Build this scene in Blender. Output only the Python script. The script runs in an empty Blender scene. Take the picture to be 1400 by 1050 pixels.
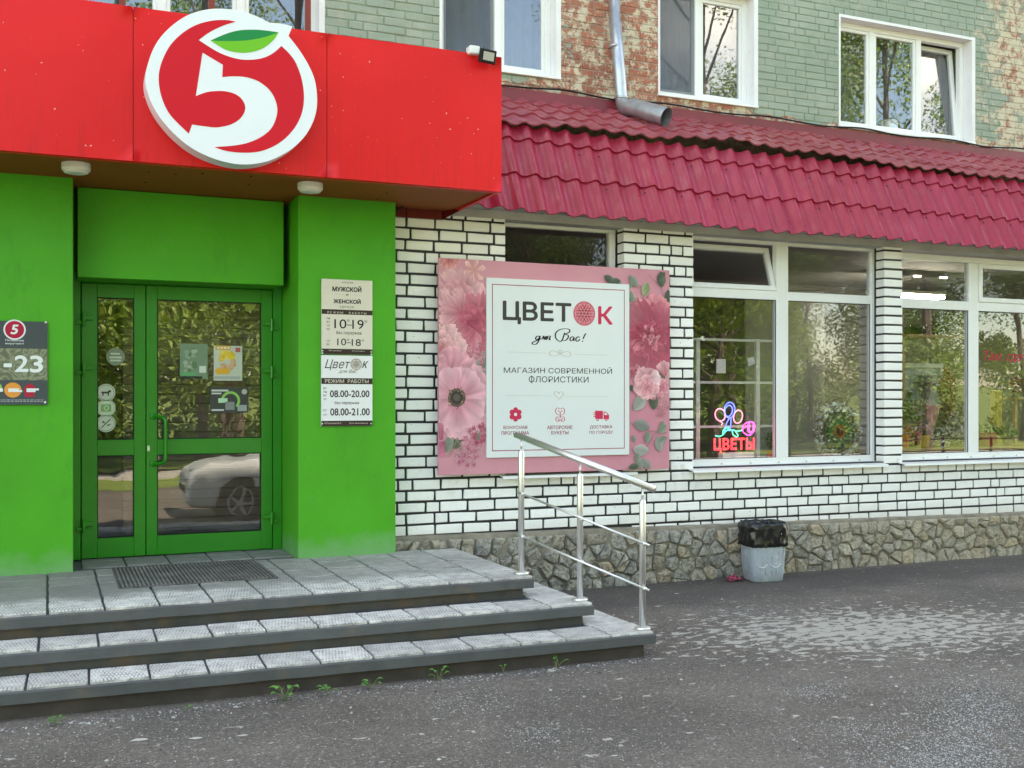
import bpy, math, random
from mathutils import Vector, Matrix, noise as mnoise
R = random.Random(7)
sc = bpy.context.scene
# ------------------------------------------------------------------ camera, sky, sun, exposure
F, HY, H = 1464.0, 545.0, 1.65
TH = math.atan(634/1464); CT, ST = math.cos(TH), math.sin(TH)
cam = bpy.data.cameras.new('camera'); cam.sensor_width = 36; cam.lens = F/1400*36; cam.shift_y = 20/1400
cam.clip_start = .05; cam.clip_end = 1000
camo = bpy.data.objects.new('camera', cam); sc.collection.objects.link(camo)
camo.location = (0, 0, H); camo.rotation_euler = (math.pi/2, 0, -TH); sc.camera = camo
w = bpy.data.worlds.new('World'); sc.world = w; w.use_nodes = True
SUN_EL, SUN_AZ = math.radians(50), math.radians(22)
def build_world():
    nt = w.node_tree; n = nt.nodes; L = nt.links; bg = n['Background']
    sky = n.new('ShaderNodeTexSky'); sky.sky_type = 'NISHITA'; sky.sun_disc = False
    sky.sun_elevation = SUN_EL; sky.sun_rotation = SUN_AZ; sky.air_density = 1; sky.dust_density = .6
    tc = n.new('ShaderNodeTexCoord'); mp = n.new('ShaderNodeMapping'); mp.inputs['Scale'].default_value = (1, 1, 2.2)
    mp.inputs['Location'].default_value = (4.4, 1.3, .2)
    ns = n.new('ShaderNodeTexNoise'); ns.inputs['Scale'].default_value = 2.1; ns.inputs['Detail'].default_value = 7
    cr = n.new('ShaderNodeValToRGB'); cr.color_ramp.elements[0].position = .53; cr.color_ramp.elements[1].position = .72
    mx = n.new('ShaderNodeMix'); mx.data_type = 'RGBA'; mx.inputs['B'].default_value = (9.5, 9.4, 9.2, 1)
    L.new(tc.outputs['Generated'], mp.inputs[0]); L.new(mp.outputs[0], ns.inputs[0]); L.new(ns.outputs['Fac'], cr.inputs[0])
    L.new(cr.outputs[0], mx.inputs['Factor']); L.new(sky.outputs[0], mx.inputs['A']); L.new(mx.outputs['Result'], bg.inputs[0])
    bg.inputs['Strength'].default_value = .15
build_world()
sl = bpy.data.lights.new('sun', 'SUN'); sl.energy = 5.0; sl.angle = math.radians(.5); sl.color = (1, .95, .87)
so = bpy.data.objects.new('sun', sl); sc.collection.objects.link(so); so.location = (5, 40, 60)
sd = Vector((math.sin(SUN_AZ)*math.cos(SUN_EL), math.cos(SUN_AZ)*math.cos(SUN_EL), math.sin(SUN_EL)))
so.rotation_euler = sd.to_track_quat('Z', 'Y').to_euler()
vs = sc.view_settings; vs.view_transform = 'Standard'; vs.look = 'None'; vs.gamma = 1; vs.use_curve_mapping = False
vs.exposure = 2.4
vs.use_white_balance = True; vs.white_balance_temperature = 8300; vs.white_balance_tint = 8
sc.cycles.max_bounces = 8; sc.cycles.transparent_max_bounces = 12

# ------------------------------------------------------------------ measuring: a sight line met with a plane
def oY(u, v, Y):
    x = (u-700)/F; d = Y/(-x*ST+CT); return Vector((d*(x*CT+ST), Y, H+(HY-v)/F*d))
def oZ(u, v, Z):
    x = (u-700)/F; d = (Z-H)/((HY-v)/F); return Vector((d*(x*CT+ST), d*(-x*ST+CT), Z))

# ------------------------------------------------------------------ object helpers
WLOC = {}
def link(o, parent=None, loc=None):
    sc.collection.objects.link(o)
    if loc is not None: o.location = loc; WLOC[o.name] = Vector(loc)
    if parent is not None:
        o.parent = parent; o.matrix_parent_inverse = Matrix.Translation(-WLOC[parent.name])
    return o
def tag(o, label=None, cat=None, group=None, kind=None):
    if label: o['label'] = label
    if cat: o['category'] = cat
    if group: o['group'] = group
    if kind: o['kind'] = kind
    return o
def thing(name, label, cat, loc, group=None):
    o = bpy.data.objects.new(name, None); o.empty_display_size = .1
    link(o, None, loc); return tag(o, label, cat, group)
def make(name, vs_, fs, mat, parent=None, smooth=False, cols=None, mats=None, label=None):
    me = bpy.data.meshes.new(name)
    vs_ = [Vector(v) for v in vs_]
    mn = Vector([min(v[i] for v in vs_) for i in range(3)]); mx = Vector([max(v[i] for v in vs_) for i in range(3)])
    c = (mn+mx)/2
    me.from_pydata([v-c for v in vs_], [], fs); me.update()
    if cols:
        a = me.color_attributes.new('Col', 'FLOAT_COLOR', 'POINT')
        buf = []
        for q in cols: buf += [q[0], q[1], q[2], 1]
        a.data.foreach_set('color', buf)
    me.materials.append(mat)
    if smooth: me.polygons.foreach_set('use_smooth', [True]*len(me.polygons))
    o = bpy.data.objects.new(name, me); link(o, parent, c)
    if label: o['label'] = label
    return o
def inst(name, me, loc, parent, rot=None, scale=None):
    o = bpy.data.objects.new(name, me); link(o, parent, loc)
    if rot is not None: o.rotation_euler = rot
    if scale is not None: o.scale = scale
    return o
class MB:
    def __init__(s): s.v = []; s.f = []; s.c = []
    def add(s, v, f, col=None):
        b = len(s.v); s.v += [Vector(q) for q in v]; s.f += [[i+b for i in q] for q in f]
        if col is not None: s.c += ([col]*len(v) if not isinstance(col, list) else col)
    def box(s, x0, x1, y0, y1, z0, z1, col=None, b=0):
        if b:
            v = []
            for (dx, dy, dz) in ((b, b, 0), (b, 0, b), (0, b, b)):
                for X in (x0+dx, x1-dx):
                    for Y in (y0+dy, y1-dy):
                        for Z in (z0+dz, z1-dz): v.append((X, Y, Z))
            # idx = set*8 + xi*4+yi*2+zi ; sets: 0 = z faces, 1 = y faces, 2 = x faces
            I = lambda st, x, y, z: st*8+x*4+y*2+z
            f = [[I(0,0,0,0), I(0,0,1,0), I(0,1,1,0), I(0,1,0,0)], [I(0,0,0,1), I(0,1,0,1), I(0,1,1,1), I(0,0,1,1)],
                 [I(1,0,0,0), I(1,1,0,0), I(1,1,0,1), I(1,0,0,1)], [I(1,0,1,0), I(1,0,1,1), I(1,1,1,1), I(1,1,1,0)],
                 [I(2,0,0,0), I(2,0,0,1), I(2,0,1,1), I(2,0,1,0)], [I(2,1,0,0), I(2,1,1,0), I(2,1,1,1), I(2,1,0,1)]]
            for x in (0, 1):
                for y in (0, 1): f.append([I(1,x,y,0), I(1,x,y,1), I(2,x,y,1), I(2,x,y,0)])
                for z in (0, 1): f.append([I(0,x,0,z), I(0,x,1,z), I(2,x,1,z), I(2,x,0,z)])
            for y in (0, 1):
                for z in (0, 1): f.append([I(0,0,y,z), I(0,1,y,z), I(1,1,y,z), I(1,0,y,z)])
            for x in (0, 1):
                for y in (0, 1):
                    for z in (0, 1): f.append([I(0,x,y,z), I(1,x,y,z), I(2,x,y,z)])
            s.add(v, f, col); return s
        v = [(x, y, z) for x in (x0, x1) for y in (y0, y1) for z in (z0, z1)]
        s.add(v, [[0,1,3,2], [4,6,7,5], [0,4,5,1], [2,3,7,6], [0,2,6,4], [1,5,7,3]], col); return s
    def tube(s, pts, r, n=8, cap=True, col=None):
        pts = [Vector(p) for p in pts]; rr = r if isinstance(r, list) else [r]*len(pts); v = []; f = []
        prev = None
        for i, p in enumerate(pts):
            t = ((pts[min(i+1, len(pts)-1)]-p).normalized() + (p-pts[max(i-1, 0)]).normalized()).normalized()
            if prev is None:
                a = t.orthogonal().normalized()
            else:
                a = (prev - t*prev.dot(t)).normalized()
            prev = a; b = t.cross(a)
            for k in range(n):
                q = 2*math.pi*k/n; v.append(p+(a*math.cos(q)+b*math.sin(q))*rr[i])
        for i in range(len(pts)-1):
            for k in range(n): f.append([i*n+k, i*n+(k+1)%n, (i+1)*n+(k+1)%n, (i+1)*n+k])
        if cap: f.append(list(range(n))[::-1]); f.append([(len(pts)-1)*n+k for k in range(n)])
        s.add(v, f, col); return s
    def lathe(s, c, prof, n=24, axis='Z', col=None, sq=0):
        v = []; f = []
        for (r, h) in prof:
            for k in range(n):
                q = 2*math.pi*k/n; cx, sx = math.cos(q), math.sin(q)
                if sq:
                    m = (abs(cx)**sq+abs(sx)**sq)**(-1/sq); cx *= m; sx *= m
                p = (r*cx, r*sx, h) if axis == 'Z' else (r*cx, -h, r*sx)
                v.append(Vector(c)+Vector(p))
        for i in range(len(prof)-1):
            for k in range(n): f.append([i*n+k, i*n+(k+1)%n, (i+1)*n+(k+1)%n, (i+1)*n+k])
        f.append(list(range(n))[::-1]); f.append([(len(prof)-1)*n+k for k in range(n)])
        s.add(v, f, col); return s
    def poly(s, pts, y0, y1, col=None):   # outline in (x, z), front at y0, back at y1
        n = len(pts); v = [(p[0], y0, p[1]) for p in pts]+[(p[0], y1, p[1]) for p in pts]
        f = [list(range(n)), list(range(2*n-1, n-1, -1))]+[[i, i+n, (i+1)%n+n, (i+1)%n] for i in range(n)]
        s.add(v, f, col); return s
    def flat(s, pts, y, col=None):
        s.add([(p[0], y, p[1]) for p in pts], [list(range(len(pts)))], col); return s
    def go(s, name, mat, parent=None, smooth=False, label=None):
        return make(name, s.v, s.f, mat, parent, smooth, s.c if s.c else None, label=label)
def circ(cx, cz, rx, rz=None, n=24, a0=0):
    rz = rx if rz is None else rz
    return [(cx+rx*math.cos(a0+2*math.pi*k/n), cz+rz*math.sin(a0+2*math.pi*k/n)) for k in range(n)]
def smoothpath(P, closed=True, k=6):   # P: (x, y, sharp?)
    out = []; n = len(P)
    rng = range(n) if closed else range(n-1)
    for i in rng:
        p1 = P[i]; p2 = P[(i+1) % n]
        p0 = P[i-1] if (len(p1) < 3 and (closed or i > 0)) else p1
        p3 = P[(i+2) % n] if (len(p2) < 3 and (closed or i+2 < n)) else p2
        for j in range(k):
            t = j/k; t2 = t*t; t3 = t2*t
            out.append(tuple(.5*(2*p1[a]+(p2[a]-p0[a])*t+(2*p0[a]-5*p1[a]+4*p2[a]-p3[a])*t2+(3*p1[a]-p0[a]-3*p2[a]+p3[a])*t3) for a in (0, 1)))
    if not closed: out.append((P[-1][0], P[-1][1]))
    return out

# ------------------------------------------------------------------ materials
class NT:
    def __init__(s, name):
        s.m = bpy.data.materials.new(name); s.m.use_nodes = True; s.t = s.m.node_tree; s.n = s.t.nodes; s.L = s.t.links
        s.b = s.n['Principled BSDF']; s.out = s.n['Material Output']; s._p = None
    def pos(s):
        if not s._p: s._p = s.n.new('ShaderNodeNewGeometry').outputs['Position']
        return s._p
    def noise(s, scale, detail=4, rough=.55, vec=None, sc3=None, dist=0):
        q = s.n.new('ShaderNodeTexNoise'); q.inputs['Scale'].default_value = scale; q.inputs['Detail'].default_value = detail
        q.inputs['Roughness'].default_value = rough; q.inputs['Distortion'].default_value = dist
        v = vec or s.pos()
        if sc3:
            mp = s.n.new('ShaderNodeMapping'); mp.inputs['Scale'].default_value = sc3; s.L.new(v, mp.inputs[0]); v = mp.outputs[0]
        s.L.new(v, q.inputs['Vector']); return q.outputs['Fac']
    def ramp(s, fac, stops):
        q = s.n.new('ShaderNodeValToRGB'); e = q.color_ramp.elements
        while len(e) < len(stops): e.new(.5)
        for i, (p, c) in enumerate(stops):
            e[i].position = p; e[i].color = (c, c, c, 1) if isinstance(c, (int, float)) else (*c, 1)
        s.L.new(fac, q.inputs[0]); return q.outputs[0]
    def mix(s, fac, a, b, mode='MIX'):
        q = s.n.new('ShaderNodeMix'); q.data_type = 'RGBA'; q.blend_type = mode
        for nm, x in (('Factor', fac), ('A', a), ('B', b)):
            if isinstance(x, (int, float)): q.inputs[nm].default_value = x if nm == 'Factor' else (x, x, x, 1)
            elif isinstance(x, tuple): q.inputs[nm].default_value = (*x, 1)
            else: s.L.new(x, q.inputs[nm])
        return q.outputs['Result']
    def math(s, op, a, b=0, c=None):
        q = s.n.new('ShaderNodeMath'); q.operation = op
        for i, x in enumerate((a, b, c)):
            if x is None: continue
            if isinstance(x, (int, float)): q.inputs[i].default_value = x
            else: s.L.new(x, q.inputs[i])
        return q.outputs[0]
    def xyz(s, vec=None):
        q = s.n.new('ShaderNodeSeparateXYZ'); s.L.new(vec or s.pos(), q.inputs[0]); return q.outputs
    def rand(s): return s.n.new('ShaderNodeObjectInfo').outputs['Random']
    def color(s, c):
        if isinstance(c, tuple): s.b.inputs['Base Color'].default_value = (*c, 1)
        else: s.L.new(c, s.b.inputs['Base Color'])
    def rough(s, r):
        if isinstance(r, (int, float)): s.b.inputs['Roughness'].default_value = r
        else: s.L.new(r, s.b.inputs['Roughness'])
    def bump(s, h, strength=.3, dist=.01):
        q = s.n.new('ShaderNodeBump'); q.inputs['Strength'].default_value = strength; q.inputs['Distance'].default_value = dist
        s.L.new(h, q.inputs['Height']); s.L.new(q.outputs[0], s.b.inputs['Normal'])
def plain(name, col, rough=.5, metal=0, var=.12, vscale=3, bump=0, bscale=60, spec=.5, dirt=None):
    t = NT(name); c = col
    if var:
        f = t.ramp(t.noise(vscale, 5), [(.3, 1-var), (.7, 1+var*.5)])
        c = t.mix(1, c, f, 'MULTIPLY')
    if dirt: c = t.mix(t.ramp(t.noise(dirt[1], 6, .65), [(dirt[2], 0), (dirt[2]+.12, dirt[3])]), c, dirt[0])
    t.color(c); t.rough(rough); t.b.inputs['Metallic'].default_value = metal; t.b.inputs['Specular IOR Level'].default_value = spec
    if bump: t.bump(t.noise(bscale, 5), bump, .004)
    return t.m
def emis(name, col, st):
    t = NT(name); t.color((0.02, .02, .02)); t.b.inputs['Emission Color'].default_value = (*col, 1); t.b.inputs['Emission Strength'].default_value = st; return t.m
def vcol(name, rough=.6, spec=.4):
    t = NT(name); a = t.n.new('ShaderNodeVertexColor'); a.layer_name = 'Col'; t.color(a.outputs[0]); t.rough(rough)
    t.b.inputs['Specular IOR Level'].default_value = spec; return t.m
def glass(name, base, tint=(1, 1, 1), wav=.02, wsc=1.3, rough=0.0):
    t = NT(name); n = t.n; L = t.L; n.remove(t.b)
    tr = n.new('ShaderNodeBsdfTransparent'); tr.inputs[0].default_value = (.92*tint[0], .93*tint[1], .93*tint[2], 1)
    gl = n.new('ShaderNodeBsdfGlossy'); gl.inputs['Roughness'].default_value = rough; gl.inputs['Color'].default_value = (.95, .97, 1, 1)
    fr = n.new('ShaderNodeLayerWeight'); fr.inputs['Blend'].default_value = .5
    pw = n.new('ShaderNodeMath'); pw.operation = 'POWER'; pw.inputs[1].default_value = 4; L.new(fr.outputs['Facing'], pw.inputs[0])
    ad = n.new('ShaderNodeMath'); ad.operation = 'MULTIPLY_ADD'; ad.inputs[1].default_value = .9; ad.inputs[2].default_value = base; ad.use_clamp = True; L.new(pw.outputs[0], ad.inputs[0])
    mx = n.new('ShaderNodeMixShader'); L.new(ad.outputs[0], mx.inputs[0]); L.new(tr.outputs[0], mx.inputs[1]); L.new(gl.outputs[0], mx.inputs[2])
    bp = n.new('ShaderNodeBump'); bp.inputs['Strength'].default_value = wav; bp.inputs['Distance'].default_value = .1
    L.new(t.noise(wsc, 2), bp.inputs['Height']); L.new(bp.outputs[0], gl.inputs['Normal'])
    L.new(mx.outputs[0], t.out.inputs[0]); return t.m

def white_brick_mat():
    t = NT('white_painted_brick')
    base = t.mix(t.rand(), (.90, .90, .87), (.80, .80, .77))
    c = t.mix(t.ramp(t.noise(9, 6, .7), [(.60, 0), (.78, .35)]), base, (.50, .48, .43))
    c = t.mix(t.ramp(t.noise(40, 3, .6), [(.66, 0), (.72, .8)]), c, (.16, .14, .12))
    z = t.xyz()[2]
    c = t.mix(t.ramp(t.math('ADD', t.math('MULTIPLY', z, 1.0), t.math('MULTIPLY', t.noise(3, 3), .1)), [(.46, .45), (.66, 0)]), c, (.42, .37, .31))
    c = t.mix(t.math('MULTIPLY', t.ramp(t.noise(5, 7, .75, sc3=(3, 1, .5)), [(.52, 0), (.72, .55)]), t.ramp(t.math('SUBTRACT', 1.05, z), [(-.02, 0), (.0, 1), (.35, .1)])), c, (.45, .43, .38))
    t.color(c); t.rough(.62); t.bump(t.math('ADD', t.noise(55, 5), t.noise(14, 6, .7)), .5, .006); return t.m
def old_brick_mat(mortar=False):
    t = NT('weathered_mortar' if mortar else 'weathered_brick')
    X, Y, Z = t.xyz()[0:3]; far = t.ramp(t.math('MULTIPLY', X, .1), [(.95, 0), (1, .05)])
    zone = t.ramp(t.math('MULTIPLY_ADD', X, 1/9, -2/9), [(0, .96), (.15, .92), (.255, .50), (.33, .36), (.38, .22), (.5, .5), (.54, .86), (.655, .9), (.86, .62), (.93, .46)])
    zlow = t.ramp(t.math('MULTIPLY_ADD', t.math('MULTIPLY_ADD', t.noise(4, 3), .22, Z), 1, -4.2), [(.46, -.0), (.60, 1)])   # paint gone just above the roof
    n1 = t.noise(4.5, 10, .80)
    amt = t.math('SUBTRACT', t.math('MULTIPLY', zone, t.math('MULTIPLY_ADD', zlow, .75, .25)), n1)
    pm = t.ramp(amt, [(0.0, 0), (.035, 1)])
    n2 = t.noise(9, 9, .8, dist=.3)
    cream = t.ramp(t.math('ADD', n2, far), [(.49, 0), (.55, 1)])
    if mortar:
        under = t.mix(cream, (.30, .25, .20), (.46, .41, .32)); green = (.185, .265, .19)
    else:
        brick = t.mix(t.rand(), (.40, .125, .075), (.24, .075, .05))
        brick = t.mix(t.ramp(t.noise(30, 4), [(.35, 0), (.7, .5)]), brick, (.42, .20, .13))
        under = t.mix(cream, brick, (.55, .49, .37))
        green = t.mix(t.ramp(t.noise(2.2, 5), [(.35, 0), (.7, 1)]), (.25, .31, .25), (.33, .37, .31))
        green = t.mix(t.ramp(t.rand(), [(0, 0), (1, .3)]), green, (.19, .27, .2))
    c = t.mix(pm, under, t.mix(t.ramp(t.noise(7, 9, .8), [(.56, 0), (.62, .55)]), green, (.44, .43, .34)))
    c = t.mix(t.ramp(t.noise(14, 6, .7), [(.56, 0), (.72, .5)]), c, (.17, .16, .14))
    t.color(c); t.rough(.85); h = t.math('MULTIPLY_ADD', pm, .35, t.noise(45, 6, .7)); t.bump(h, .6, .008); return t.m
def asphalt_mat():
    t = NT('worn_asphalt'); X, Y, Z = t.xyz()[0:3]
    c = t.mix(t.ramp(t.noise(1.1, 6, .6), [(.3, 0), (.7, 1)]), (.125, .104, .088), (.195, .166, .142))
    c = t.mix(t.ramp(t.noise(.5, 3), [(.5, 0), (.6, .6)]), c, (.12, .104, .092))
    vo = t.n.new('ShaderNodeTexVoronoi'); vo.inputs['Scale'].default_value = 95; t.L.new(t.pos(), vo.inputs['Vector'])
    cl = t.n.new('ShaderNodeSeparateColor'); t.L.new(vo.outputs['Color'], cl.inputs[0])
    grain = t.ramp(cl.outputs[0], [(0, .70), (.88, 1.12), (.95, 1.4), (1, 1.9)])
    c = t.mix(1, c, grain, 'MULTIPLY')
    # dried pale sediment, two patches
    def patch(u0, v0, u1, v1, ru, rv):
        a = oZ(u0, v0, 0); b = oZ(u1, v1, 0); ctr = (a+b)/2; ax = (b-a); ln = ax.length/2; ax.normalize()
        dx = t.math('SUBTRACT', X, ctr.x); dy = t.math('SUBTRACT', Y, ctr.y)
        p = t.math('DIVIDE', t.math('ADD', t.math('MULTIPLY', dx, ax.x), t.math('MULTIPLY', dy, ax.y)), ln*ru)
        q = t.math('DIVIDE', t.math('ADD', t.math('MULTIPLY', dx, -ax.y), t.math('MULTIPLY', dy, ax.x)), rv)
        return t.math('SUBTRACT', 1, t.math('SQRT', t.math('ADD', t.math('MULTIPLY', p, p), t.math('MULTIPLY', q, q))))
    pa = patch(960, 872, 1400, 850, 1.15, .75)
    amt = t.math('MULTIPLY_ADD', t.math('MAXIMUM', pa, -.6), .15, t.noise(13, 5, .62, sc3=(.75, 1.2, 1), dist=.5))
    pm = t.ramp(amt, [(.555, 0), (.575, 1)])
    wide = t.ramp(pa, [(0, 0), (.8, .28)])
    c = t.mix(wide, c, (.22, .20, .18))
    c = t.mix(pm, c, t.mix(t.noise(30, 4), (.36, .33, .28), (.50, .46, .405)))
    # dust along the foot of the wall to the right
    dust = t.math('MULTIPLY', t.ramp(t.math('MULTIPLY_ADD', t.noise(3, 4), .25, t.math('SUBTRACT', Y, 8.25)), [(.0, 0), (.12, 1)]), t.ramp(t.math('MULTIPLY', X, .1), [(.6, 0), (.75, .75)]))
    c = t.mix(dust, c, (.27, .24, .19))
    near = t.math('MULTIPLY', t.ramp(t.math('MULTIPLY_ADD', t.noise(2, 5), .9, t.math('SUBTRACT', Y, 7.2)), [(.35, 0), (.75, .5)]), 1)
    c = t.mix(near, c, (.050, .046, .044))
    t.color(c); t.rough(.9); t.b.inputs['Specular IOR Level'].default_value = .25
    hh = t.math('ADD', t.math('MULTIPLY', cl.outputs[0], .5), t.noise(28, 6, .7)); t.bump(hh, .8, .012); return t.m
def tile_mat():
    t = NT('paving_tile')
    base = t.mix(t.rand(), (.52, .50, .455), (.74, .71, .65))
    # little pressed bars in staggered rows
    tc = t.n.new('ShaderNodeTexCoord')
    wv = t.n.new('ShaderNodeMapping'); dn = t.n.new('ShaderNodeTexNoise'); dn.inputs['Scale'].default_value = 30; dn.inputs['Detail'].default_value = 3; t.L.new(t.pos(), dn.inputs['Vector']); dm = t.n.new('ShaderNodeVectorMath'); dm.operation = 'MULTIPLY_ADD'; dm.inputs[1].default_value = (.012, .012, 0); t.L.new(dn.outputs['Color'], dm.inputs[0]); t.L.new(tc.outputs['Object'], dm.inputs[2]); t.L.new(dm.outputs[0], wv.inputs[0])
    br = t.n.new('ShaderNodeTexBrick'); br.inputs['Scale'].default_value = 1; br.inputs['Brick Width'].default_value = .019; br.inputs['Row Height'].default_value = .047
    br.inputs['Mortar Size'].default_value = .0042; br.offset = .5
    br.inputs['Color1'].default_value = (1, 1, 1, 1); br.inputs['Color2'].default_value = (.9, .9, .9, 1); br.inputs['Mortar'].default_value = (0, 0, 0, 1)
    t.L.new(wv.outputs[0], br.inputs['Vector'])
    worn = t.ramp(t.noise(11, 7, .75), [(.38, 0), (.62, 1)])
    c = t.mix(worn, base, t.mix(br.outputs['Color'], (.20, .195, .19), base))
    c = t.mix(t.ramp(t.noise(3.5, 7, .7), [(.5, 0), (.7, .6)]), c, (.24, .22, .20))
    c = t.mix(t.ramp(t.noise(26, 6, .8), [(.54, 0), (.66, .65)]), c, (.28, .27, .26))
    X, Y, Z = t.xyz()[0:3]
    dirt_shade = t.math('MULTIPLY', t.ramp(t.math('MULTIPLY_ADD', t.noise(2.4, 5), .5, t.math('SUBTRACT', Y, 6.95)), [(.22, 0), (.42, 1)]), t.ramp(t.math('MULTIPLY_ADD', X, .2, .2), [(.35, .78), (.8, .35)]))  # dirt plus painted shade: landing tiles darken to the back and left
    c = t.mix(dirt_shade, c, (.14, .135, .12))
    back = t.ramp(t.noise(9, 6, .7), [(.62, 0), (.7, .7)])
    c = t.mix(back, c, (.15, .14, .12))
    t.color(c); t.rough(.8); t.bump(t.math('MULTIPLY_ADD', br.outputs['Fac'], -.6, t.noise(80, 4)), .4, .004); return t.m
def stone_mat():
    t = NT('rubble_stone')
    r = t.rand()
    c = t.ramp(r, [(0, (.24, .24, .22)), (.25, (.42, .40, .35)), (.45, (.33, .285, .21)), (.62, (.54, .48, .37)), (.8, (.35, .35, .33)), (.93, (.60, .44, .26)), (1, (.28, .26, .21))])
    c = t.mix(t.ramp(t.noise(14, 7, .72), [(.42, 0), (.62, .75)]), c, (.50, .46, .37))
    c = t.mix(t.ramp(t.noise(26, 8, .8, dist=.8), [(.47, 0), (.58, .85)]), c, (.11, .10, .085))
    X = t.xyz()[0]
    c = t.mix(t.ramp(t.math('MULTIPLY', X, .1), [(.55, 0), (.85, .45)]), c, (.42, .35, .23))
    t.color(c); t.rough(.8); t.bump(t.noise(34, 9, .75, dist=.4), 1.0, .02); return t.m
def green_mat(name, col):
    t = NT(name); z = t.xyz()[2]
    c = t.mix(1, col, t.ramp(t.noise(1.6, 5), [(.3, .9), (.7, 1.08)]), 'MULTIPLY')
    c = t.mix(t.ramp(t.noise(4, 6, .7), [(.60, 0), (.8, .22)]), c, (.12, .30, .09))
    c = t.mix(t.ramp(t.noise(1.7, 7, .75, sc3=(2.2, 1, .8)), [(.56, 0), (.66, .35)]), c, (.030, .23, .022))
    c = t.mix(t.ramp(t.noise(7, 8, .85), [(.66, 0), (.70, .4)]), c, (.14, .36, .11))
    lo = t.ramp(t.math('MULTIPLY_ADD', t.noise(5, 6, .7), .35, t.math('SUBTRACT', z, .45)), [(.16, .75), (.34, 0)])
    c = t.mix(lo, c, (.17, .36, .16))
    c = t.mix(t.ramp(t.noise(60, 2), [(.74, 0), (.77, .8)]), c, (.02, .10, .02))
    t.color(c); t.rough(.5); t.b.inputs['Specular IOR Level'].default_value = .25; t.bump(t.math('ADD', t.math('MULTIPLY', t.noise(5, 4), 2.5), t.noise(30, 5)), .22, .006); return t.m
def fascia_mat():
    t = NT('red_fascia_panel'); z = t.xyz()[2]
    c = t.mix(t.ramp(t.noise(1.1, 4), [(.3, 0), (.7, 1)]), (.66, .008, .012), (.74, .014, .018))
    drip = t.math('MULTIPLY', t.ramp(t.noise(6, 6, .7, sc3=(5, 1, .35)), [(.50, 0), (.72, .6)]), t.ramp(t.math('SUBTRACT', z, 3.15), [(0, 1), (.5, .15)]))
    c = t.mix(drip, c, (.40, .012, .016))
    c = t.mix(t.ramp(t.noise(38, 1, .4), [(.755, 0), (.775, .8)]), c, (.75, .45, .42))
    t.color(c); t.rough(.4); t.b.inputs['Specular IOR Level'].default_value = .25; t.bump(t.noise(2.2, 2), .25, .02); return t.m
def soffit_mat():
    t = NT('shaded_red_soffit'); t.color(t.mix(t.noise(2, 4), (.26, .065, .014), (.34, .10, .024))); t.b.inputs['Specular IOR Level'].default_value = .15; t.rough(.6); return t.m  # red underside, its shade and green bounce put into the brown colour
def pane_screen():
    t = NT('insect_screen'); t.b.inputs['Alpha'].default_value = .38; t.color((.11, .13, .16)); t.rough(.7); return t.m
def steel_mat():
    t = NT('brushed_steel'); t.color((.74, .73, .71)); t.b.inputs['Metallic'].default_value = .95
    t.rough(t.ramp(t.noise(40, 3, sc3=(1, 1, .1)), [(.3, .33), (.7, .44)])); return t.m
def tilemetal_mat(name, a, b, fade):
    t = NT(name); c = t.mix(t.ramp(t.noise(2.5, 5), [(.3, 0), (.7, 1)]), a, b)
    c = t.mix(t.ramp(t.noise(7, 7, .7), [(.55, 0), (.8, fade)]), c, (.40, .30, .27))
    c = t.mix(t.ramp(t.rand(), [(0, 0), (1, .25)]), c, (.36, .03, .09))
    c = t.mix(t.ramp(t.noise(5, 6, .7, sc3=(6, 1, .6)), [(.52, 0), (.75, .4)]), c, (.15, .02, .035))
    t.color(c); t.rough(t.ramp(t.noise(9, 5), [(.3, .26), (.7, .5)])); t.b.inputs['Specular IOR Level'].default_value = .4; return t.m
def bin_mat():
    t = NT('milky_plastic')
    c = t.mix(t.ramp(t.noise(7, 6, .7), [(.5, 0), (.62, .6)]), (.36, .40, .44), (.62, .64, .64))
    c = t.mix(t.ramp(t.noise(12, 7, .75, sc3=(3, 3, .6)), [(.55, 0), (.62, .8)]), c, (.16, .14, .12))
    t.color(c); t.rough(.35); t.b.inputs['Subsurface Weight'].default_value = .15; return t.m

mWB = white_brick_mat(); mBL = plain('black_joint_paint', (.012, .012, .013), .6, var=.1, bump=.3)
mOB = old_brick_mat(); mOM = old_brick_mat(True)
mAS = asphalt_mat(); mTI = tile_mat(); mST = stone_mat()
mMOR = plain('stone_mortar', (.25, .22, .17), .9, var=.35, vscale=9, bump=1, bscale=30)
mGR = green_mat('green_wall_paint', (.050, .35, .020)); mGD = plain('green_door_paint', (.004, .23, .012), .32, var=.08)
mRD = fascia_mat()
mREDP = plain('dark_red_panel', (.13, .012, .010), .22, var=.1)
mSO = soffit_mat(); mWP = plain('white_pvc', (.78, .79, .78), .32, var=.04, dirt=((.5, .49, .45), 6, .66, .35))
mWR = plain('white_reveal_plaster', (.76, .76, .77), .6, var=.08, bump=.4, dirt=((.5, .48, .42), 8, .6, .3))
mGL = glass('shop_glass', .066, wav=.008); mGV = glass('vent_glass', .022, wav=.01); mGU = glass('upper_glass', .105, wav=.006); mGDo = glass('door_glass', .075, wav=.012, wsc=2.5)
mSC = pane_screen(); mSTL = steel_mat()
mSK = tilemetal_mat('crimson_tile_metal', (.30, .013, .032), (.38, .022, .054), .16)
mRF = tilemetal_mat('faded_crimson_metal', (.26, .040, .052), (.36, .085, .095), .7)
mCON = plain('grey_painted_concrete', (.080, .085, .086), .7, var=.2, vscale=5, bump=.8, bscale=40, dirt=((.13, .105, .08), 4, .56, .6))
mRIS = plain('stained_riser', (.075, .073, .066), .8, var=.3, vscale=5, bump=.8, bscale=30, dirt=((.115, .080, .055), 3, .48, .85))
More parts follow.
